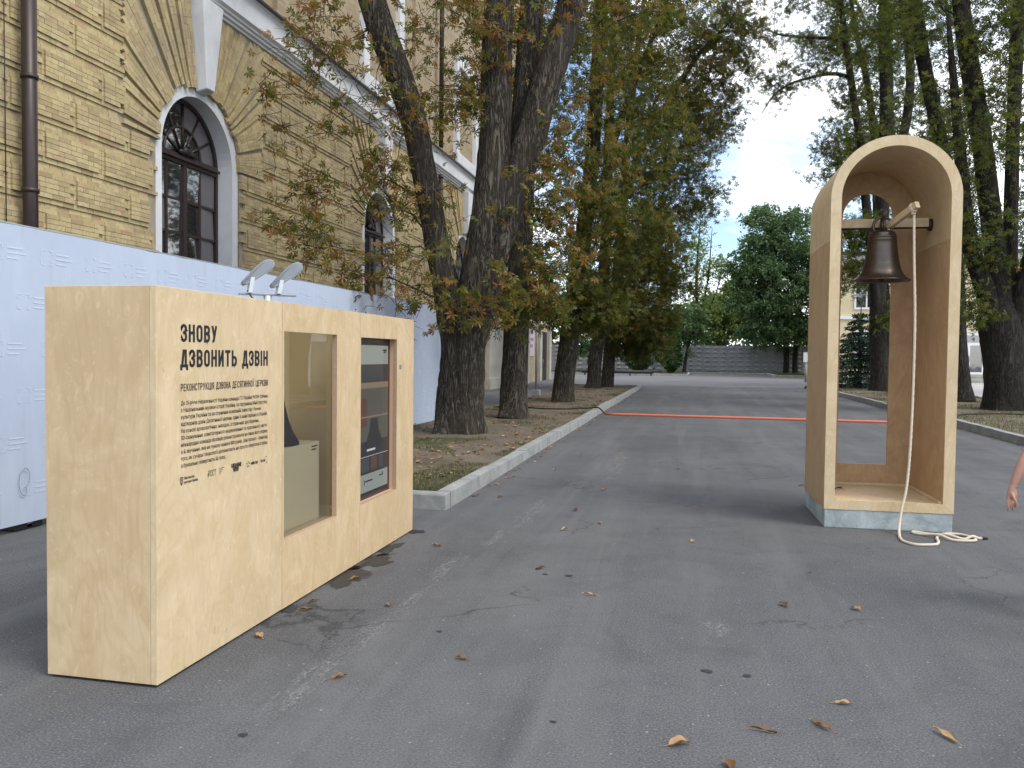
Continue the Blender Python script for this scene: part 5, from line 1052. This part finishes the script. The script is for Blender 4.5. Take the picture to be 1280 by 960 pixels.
tree('broadleaf_tree', 'small round dark green tree at the left end of the patterned wall', (-.9, 85.5, .1), [[(-.9, 85.5, .1, .2), (-.7, 85.5, 1.8, .16), (-.2, 85.5, 4, .1), (0, 85.5, 6, .04)]], [((-.1, 85.3, 4.6), (2.0, 1.8, 2.4), 60, .9, 1.2, 3), ((-2.2, 85.4, 5.2), (1.6, 1.6, 2.6), 40, .9, 1.2, 3)], 'leaf_blue', 'bark_dark', .32, SIMPLE, 12, None, twig_n=6, per_twig=10, up=.5)
tree('broadleaf_tree', 'light yellow-green tree growing beyond the patterned wall', (3.5, 100, 0), [[(3.5, 100, 0, .3), (3.4, 100, 4, .22), (3.6, 100, 9, .06)]], [((2.6, 99.5, 5.8), (3.2, 2, 3.4), 100, 1.2, 1.3, 3), ((5.0, 100, 7.6), (2.8, 2, 4.0), 80, 1.2, 1.3, 3)], 'leaf_lime', 'bark_dark', .38, SIMPLE, 12, None, twig_n=6, per_twig=10, up=.5)
tree('bare_tree', 'tall thin sparsely leaved tree rising beyond the left end of the patterned wall', (.6, 95, 0), [[(.3, 95, 0, .25), (.3, 95, 6, .2), (.2, 95, 11, .14), (.5, 95, 17, .04)], [(.3, 95, 5, .12), (1.4, 95, 10, .1), (1.8, 95, 16, .03)], [(.3, 95, 4, .12), (2.4, 95.2, 9, .08), (3.0, 95, 13, .03)]], [((1.2, 95, 10.5), (2.6, 1.8, 4.6), 90, 1.2, .6, 2), ((0, 95, 15), (2.0, 1.6, 2.6), 30, 1.0, .5)], 'leaf_lime', 'bark_dark', .30, SIMPLE, 10, None, twig_n=8, per_twig=6, up=.5)
for k_, (x_, y_, c_, sz) in enumerate(((-9.5, 84, (-9.5, 83.5, 6.5), (4.5, 2.5, 5.5)), (-17, 82, (-17, 82, 7), (5, 3, 6)), (16.5, 93, (16.5, 93, 8), (5, 3, 7)))):
    tree('broadleaf_tree', ('dark leafy tree behind the columnar thujas across the road', 'dark leafy tree across the road beyond the end of the brick building', 'green tree beyond the wall between the large dense tree and the yellow building')[k_], (x_, y_, .1), [[(x_, y_, .1, .35), (x_, y_, 4, .28), (x_+.3, y_, 9, .1)]], [(c_, sz, 130, 1.4, 1.2, 3)], 'leaf_blue' if k_ != 1 else 'leaf_green', 'bark_dark', .42, SIMPLE, 12, None, twig_n=6, per_twig=9, rc=1.3, up=.5)
# far belt that closes the view between the trees
belt = []
for i in range(36000):
    x = rng.uniform(-80, 130); hz = 9+4*noise.noise((x*.08, 0, 0))+2.5*noise.noise((x*.31, 4, 0)); z = hz*(1-rng.random()**1.6*.9); y = 118+rng.normal(0, 2.2)+4*noise.noise((x*.1, z*.2, 7))
    belt.append((x, y, max(z, .3)))
belt = np.array(belt); V, F, A = scatter_leaves(belt, rng.uniform(.5, .95, len(belt)), rng.random(len(belt)), SIMPLE, .5)
tag(link('distant_trees', mesh_np('distant_trees', V, F, A), 'leaf_blue'), 'far-off belt of dark trees beyond the walls, reading as one mass', 'trees', kind='stuff')
def thuja(x, y, h, r, label):
    t = thing('thuja', (x, y, .1), label, 'tree', 'columnar thujas'); n = 5200
    z = rng.random(n)**.9; prof = np.minimum(1, z*6)*np.sqrt(np.clip(1-z**1.8, 0, 1)); a = rng.uniform(0, 2*PI, n); rr = prof*r*np.clip(rng.normal(.9, .12, n), .3, 1.12)*(1+.12*np.sin(a*5+z*9))
    P = np.c_[x+rr*np.cos(a), y+rr*np.sin(a), .15+z*h]; V, F, A = scatter_leaves(P, rng.uniform(.16, .32, n), rng.random(n), SIMPLE, .2); link('crown', mesh_np('crown', V-np.array((x, y, .1)), F, A), 'leaf_thuja', t)
    obj('trunk', MB().tube([(x, y, .1), (x, y, h*.7)], [.14, .05], 8), 'bark_dark', t)
thuja(-2.05, 80.5, 5.7, 1.0, 'slim columnar thuja at the left end of the patterned wall'); thuja(-5.3, 83, 4.6, 1.25, 'broader columnar thuja half hidden by hanging chestnut leaves')
def spruce(x, y, h, r):
    t = thing('spruce', (x, y, .1), 'young blue-green spruce with drooping layered boughs behind the arch', 'tree'); bm = MB(); P = []; 
    for tier in range(13):
        f = tier/13; z = .3+f**.95*(h-.5)
        for k in range(9 if tier < 9 else 6):
            L = r*(1-f)**.85*rng.uniform(.72, 1.12)+.12; a = k*2*PI/9+tier*.7+rng.uniform(-.2, .2); d = np.array((math.cos(a), math.sin(a), 0)); p0 = np.array((x, y, z+rng.uniform(-.06, .06))); tip = p0+d*L+np.array((0, 0, -.20*L+.05)); mid = p0+d*L*.5+np.array((0, 0, .02))
            cv = np.array([p0, mid, tip]); bm.tube(cv, [.02, .012, .004], 4, False)
            n = int(40+150*L/r); ts = rng.uniform(.08, 1.02, n); c = ((1-ts)**2)[:, None]*p0+(2*ts*(1-ts))[:, None]*mid+(ts**2)[:, None]*tip; sd = np.array((-d[1], d[0], 0)); P.append(c+sd*(rng.normal(0, .15, n)*(1.15-ts*.8)*L**.6)[:, None]+np.array((0, 0, 1))*rng.normal(-.045, .03, n)[:, None])
    P = np.concatenate(P); V, F, A = scatter_leaves(P, rng.uniform(.07, .16, len(P)), rng.random(len(P)), SIMPLE, .3); link('crown', mesh_np('crown', V-np.array((x, y, .1)), F, A), 'leaf_spruce', t)
    obj('trunk', MB().tube([(x, y, .1), (x, y, h)], [.13, .02], 8).add([], []), 'bark_dark', t); obj('branches', bm, 'bark_dark', t)
spruce(8.55, 46.4, 4.4, 2.5)

# ------------------------------------------------------------------ marks and fallen leaves on the asphalt
def blob(name, mat, c, rx, ry, rot=0, rings=6, segs=28, wob=.3, z=.004):
    vs = [(c[0], c[1], z)]; at = [1.0]; sd = random.random()*50
    for i in range(1, rings+1):
        f = i/rings
        for k in range(segs):
            a = 2*PI*k/segs; w = 1+wob*noise.noise((math.cos(a)*1.5+sd, math.sin(a)*1.5, sd)); u_, v_ = rx*f*w*math.cos(a), ry*f*w*math.sin(a); vs.append((c[0]+u_*math.cos(rot)-v_*math.sin(rot), c[1]+u_*math.sin(rot)+v_*math.cos(rot), z)); at.append(1-f)
    fs = [(0, 1+k, 1+(k+1) % segs) for k in range(segs)]+[(1+(i-1)*segs+k, 1+i*segs+k, 1+i*segs+(k+1) % segs, 1+(i-1)*segs+(k+1) % segs) for i in range(1, rings) for k in range(segs)]
    m = MB().add(vs, fs); m.at = at; return obj(name, m, mat, g, 0, False, 'edge')
for c, rx, ry in (((-1.83, 3.75), .12, .75), ((-1.81, 4.45), .13, .45), ((-1.80, 6.0), .12, .7), ((-1.60, 8.4), .16, 1.2), ((.16, 5.06), .12, .22), ((-1.7, 7.1), .10, .6), ((-1.78, 5.2), .08, .4), ((-1.1, 12.5), .2, 2.5)): blob('chalk_scuff', 'chalk_scuff', c, rx, ry)
for c, rx, ry in (((-2.44, 5.58), .20, .32), ((-2.42, 6.05), .19, .34), ((-2.45, 6.5), .13, .3), ((-2.47, 4.78), .07, .12), ((-2.44, 7.2), .10, .12)): blob('wet_stain', 'wet_stain', c, rx, ry, 0, 8, 40, .9, .0045)
for (x, y), s_ in zip([(-1.05, 6.04), (-.87, 6.04), (.1, 4.37), (.3, 4.35), (-.58, 3.59), (-1.84, 3.15), (-1.43, 4.62), (1.5, 7.57), (.9, 6.6), (-.3, 7.9), (2.9, 6.2)], (.065, .055, .07, .05, .035, .05, .045, .05, .03, .04, .05)): blob('oil_spot', 'oil_spot', (x, y), s_, s_*.8)
def dry_leaf(L, w, curl, twist):
    m = MB(); nx_, ny_ = 4, 8; vs = []
    for j in range(ny_+1):
        t = j/ny_; wd = w*math.sin(PI*min(1, t*.93+.05))**.8*(1.2-.5*t)
        for i in range(nx_+1):
            s = i/nx_-.5; vs.append((s*2*wd*(1-curl*.3), t*L-L/2, abs(s)**1.5*wd*curl*2.2+.005*math.sin(t*4+twist)+.004*math.sin(s*9+t*11+twist)+.011))
    m.add(vs, [(j*(nx_+1)+i, j*(nx_+1)+i+1, (j+1)*(nx_+1)+i+1, (j+1)*(nx_+1)+i) for j in range(ny_) for i in range(nx_)], True)
    m.tube([(0, -L/2-.03, .006), (0, -L/2+.01, .012)], .0018, 4); return m
lp = [(-2.39, 4.27), (-2.36, 4.8), (-2.4, 4.98), (-2.37, 5.55), (-1.9, 5.03), (-1.17, 4.22), (-1.72, 3.82), (-2.09, 6.7), (-.85, 8.01), (-1.14, 7.63), (-1.11, 6.19), (-.65, 5.57), (.02, 7.42), (.61, 5.67), (1.07, 5.68), (.71, 4.1), (-.04, 3.49), (.34, 3.71), (.59, 3.82), (1.1, 3.84), (.17, 3.37), (-1.03, 10.04), (-1.2, 14.3), (-1.18, 8.61), (-2.13, 9.2), (1.39, 11.07), (-.2, 12.2), (2.9, 12.5), (-1.9, 11.6)]
special = {5: 'small reddish-brown curled leaf alone on the asphalt beside the white scuff line', 16: 'broad tan dry leaf with its stalk curling, alone on the open asphalt', 17: 'thin dark brown rolled leaf lying crosswise on the open asphalt', 18: 'brown dry leaf lying slantwise next to the thin dark rolled leaf', 19: 'narrow pale tan leaf strip lying slantwise on the asphalt', 13: 'dark brown crumpled leaf on the asphalt before the arch', 3: 'orange-brown leaf on the wet stain at the foot of the plywood box', 11: 'pale narrow leaf sliver lying flat in the middle of the road',
           0: 'pale yellowish leaf close to the box below its lettered panel', 1: 'small leaf at the foot of the box below its first panel seam', 2: 'small leaf against the box just past its first panel seam', 4: 'small brown leaf by the scuff line, level with the glazed niche', 6: 'small leaf lying on the white scuff line', 7: 'small leaf on the asphalt level with the screen end of the box', 24: 'small leaf in the road just past the kerb corner', 25: 'small leaf on the asphalt close to the back of the arch', 28: 'small leaf on the asphalt beside the long kerb, before the orange duct', 27: 'small leaf on the asphalt behind the arch, towards the right kerb'}
for i, (x, y) in enumerate(lp):
    L = {16: .095, 17: .12, 18: .12, 19: .14, 5: .07, 11: .10}.get(i, random.uniform(.055, .09)); w = {17: .012, 19: .018, 11: .010, 16: .032}.get(i, random.uniform(.016, .028))
    m = dry_leaf(L, w, {17: .9, 16: .8}.get(i, random.uniform(.3, .9)), random.uniform(-2, 2)); m.at = [{16: .85, 17: .35, 18: .5, 19: .98, 5: .45, 11: 1.0, 3: .6, 13: .15, 0: .95}.get(i, random.random())]*len(m.v)
    o = obj('fallen_leaf', m, 'litter_leaf', None, 0, False, 'rnd'); o.location = (x, y, .004); o.rotation_euler = (0, 0, {16: -1.1, 17: 1.45, 18: .6, 19: .45, 5: 1.3, 11: 1.5}.get(i, random.uniform(0, 6.28)))
    tag(o, special.get(i, 'small brown dry leaf lying on the grey asphalt road'), 'leaf', 'fallen leaves on the asphalt')
m = dry_leaf(.08, .02, .9, 1); m.at = [.1]*len(m.v); o = obj('fallen_leaf', m, 'litter_leaf', None, 0, False, 'rnd'); o.location = (1.53, 9.2, .262); o.rotation_euler = (0, 0, 1.3); tag(o, 'dark curled leaf lying on the plywood floor inside the arch', 'leaf', 'fallen leaves on the asphalt')

# ------------------------------------------------------------------ person passing at the right edge: only a bare arm is seen
pe = thing('person', (2.45, 5.95, 0), 'person in a short-sleeved top walking past, bare arm hanging with loosely curled fingers', 'person')
def caps(mb, chain, n=14):
    P = cr(chain, max(6, len(chain)*5)); r = P[:, 3]; mb.tube(P[:, :3], r, n)
    mb.ball(P[0, :3], r[0]*.99, n, 8); mb.ball(P[-1, :3], r[-1]*.99, n, 8)
px_, py_ = 2.46, 5.93
bd = MB()
caps(bd, [(px_, py_, .90, .14), (px_, py_, 1.02, .125), (px_, py_, 1.12, .115), (px_, py_, 1.24, .125), (px_, py_, 1.34, .115)], 20)
caps(bd, [(px_-.15, py_, 1.345, .052), (px_, py_, 1.36, .07), (px_+.15, py_, 1.345, .052)]); caps(bd, [(px_, py_, 1.36, .055), (px_, py_-.01, 1.46, .05)])
bd.ball((px_, py_-.015, 1.545), (.072, .09, .105), 20, 14); bd.ball((px_, py_-.10, 1.525), (.013, .02, .018), 10, 8); caps(bd, [(px_, py_-.07, 1.475, .03), (px_, py_-.075, 1.46, .025)])
for s in (-1, 1): bd.ball((px_+s*.074, py_, 1.54), (.012, .022, .03), 8, 6)
for s, fy in ((-1, -.22), (1, .20)):
    caps(bd, [(px_+s*.08, py_, .88, .088), (px_+s*.085, py_+fy*.45, .66, .072), (px_+s*.085, py_+fy*.8, .48, .055), (px_+s*.085, py_+fy*.95+.04, .28, .047), (px_+s*.085, py_+fy+.06, .09, .036)]); caps(bd, [(px_+s*.085, py_+fy+.07, .05, .035), (px_+s*.085, py_+fy-.10, .038, .03)])
# left-hand arm as seen, with the hand; and the other arm mirrored behind
def arm(mx, dy):
    def q(x, y, z): return (px_+mx*(x-px_), y+dy, z)
    caps(bd, [(*q(2.29, 5.92, 1.335), .05), (*q(2.20, 5.91, 1.20), .044), (*q(2.128, 5.885, 1.08), .036), (*q(2.105, 5.875, 1.03), .035), (*q(2.075, 5.862, .97), .036), (*q(2.035, 5.85, .88), .027), (*q(2.015, 5.845, .82), .0205)])
    caps(bd, [(*q(2.013, 5.845, .825), .021), (*q(2.005, 5.842, .785), .021), (*q(1.996, 5.838, .755), .015)], 12)
    caps(bd, [(*q(2.016, 5.845, .81), .018), (*q(2.022, 5.842, .775), .019), (*q(2.018, 5.838, .745), .015)], 12)
    caps(bd, [(*q(2.005, 5.845, .80), .016), (*q(2.030, 5.85, .765), .014), (*q(2.030, 5.845, .742), .011)], 12)
    F_ = [[(1.990, 5.835, .750, .0095), (1.984, 5.825, .722, .0088), (1.983, 5.822, .698, .008), (1.985, 5.826, .672, .0066)],
          [(2.004, 5.838, .745, .0098), (2.002, 5.822, .716, .009), (2.008, 5.824, .694, .008), (2.016, 5.836, .680, .0066)],
          [(2.018, 5.842, .742, .0095), (2.020, 5.826, .716, .0085), (2.030, 5.832, .700, .0078), (2.036, 5.846, .702, .0064)],
          [(2.031, 5.846, .740, .0082), (2.036, 5.834, .719, .0075), (2.042, 5.840, .706, .0068), (2.044, 5.851, .709, .0056)],
          [(2.006, 5.828, .785, .0115), (2.012, 5.808, .757, .0102), (2.020, 5.804, .733, .009), (2.024, 5.812, .714, .0072)]]
    for f in F_: caps(bd, [q(*p[:3])+(p[3],) for p in f], 8)
arm(1, 0); arm(-.9, .05)
body = obj('body', bd, 'skin', pe)
rm = body.modifiers.new('remesh', 'REMESH'); rm.mode = 'VOXEL'; rm.voxel_size = .0042; rm.use_smooth_shade = True
sm_ = body.modifiers.new('smooth', 'SMOOTH'); sm_.factor = .5; sm_.iterations = 4
tp = MB(); caps(tp, [(px_, py_, .88, .158), (px_, py_, 1.02, .142), (px_, py_, 1.12, .132), (px_, py_, 1.24, .142), (px_, py_, 1.35, .118)], 20); caps(tp, [(px_-.155, py_, 1.345, .062), (px_, py_, 1.372, .078), (px_+.155, py_, 1.345, .062)])
for s in (-1, 1): caps(tp, [(px_+s*.165, py_-.008, 1.335, .064), (px_+s*.235, py_-.012, 1.225, .062)])
top = obj('t_shirt', tp, 'dark_cotton', pe); r2 = top.modifiers.new('remesh', 'REMESH'); r2.mode = 'VOXEL'; r2.voxel_size = .008; r2.use_smooth_shade = True; top.modifiers.new('smooth', 'SMOOTH').iterations = 6
tr_ = MB(); caps(tr_, [(px_, py_, .96, .146), (px_, py_, .86, .15)], 20)
for s, fy in ((-1, -.22), (1, .20)): caps(tr_, [(px_+s*.08, py_, .86, .105), (px_+s*.085, py_+fy*.45, .66, .09), (px_+s*.085, py_+fy*.8, .48, .075), (px_+s*.085, py_+fy*.95+.04, .28, .07), (px_+s*.085, py_+fy+.055, .13, .066)])
trs = obj('trousers', tr_, 'denim', pe); r3 = trs.modifiers.new('remesh', 'REMESH'); r3.mode = 'VOXEL'; r3.voxel_size = .01; r3.use_smooth_shade = True; trs.modifiers.new('smooth', 'SMOOTH').iterations = 6
for s, fy in ((-1, -.22), (1, .20)):
    shm = MB(); caps(shm, [(px_+s*.085, py_+fy+.09, .048, .046), (px_+s*.085, py_+fy, .045, .045), (px_+s*.085, py_+fy-.12, .036, .036)]); obj('shoe', shm, 'white_paint', pe)
hm = MB(); hm.ball((px_, py_+.018, 1.572), (.088, .10, .106), 20, 14); hm.ball((px_, py_+.055, 1.47), (.075, .055, .12), 16, 10); hr_ = obj('hair', hm, 'hair_brown', pe)
for s in (-1, 1): obj('eye', MB().ball((px_+s*.03, py_-.092, 1.548), (.012, .008, .007), 10, 6), 'eye_white', pe)
obj('mouth', MB().ball((px_, py_-.094, 1.485), (.017, .004, .004), 10, 6), 'ply_edge', pe)
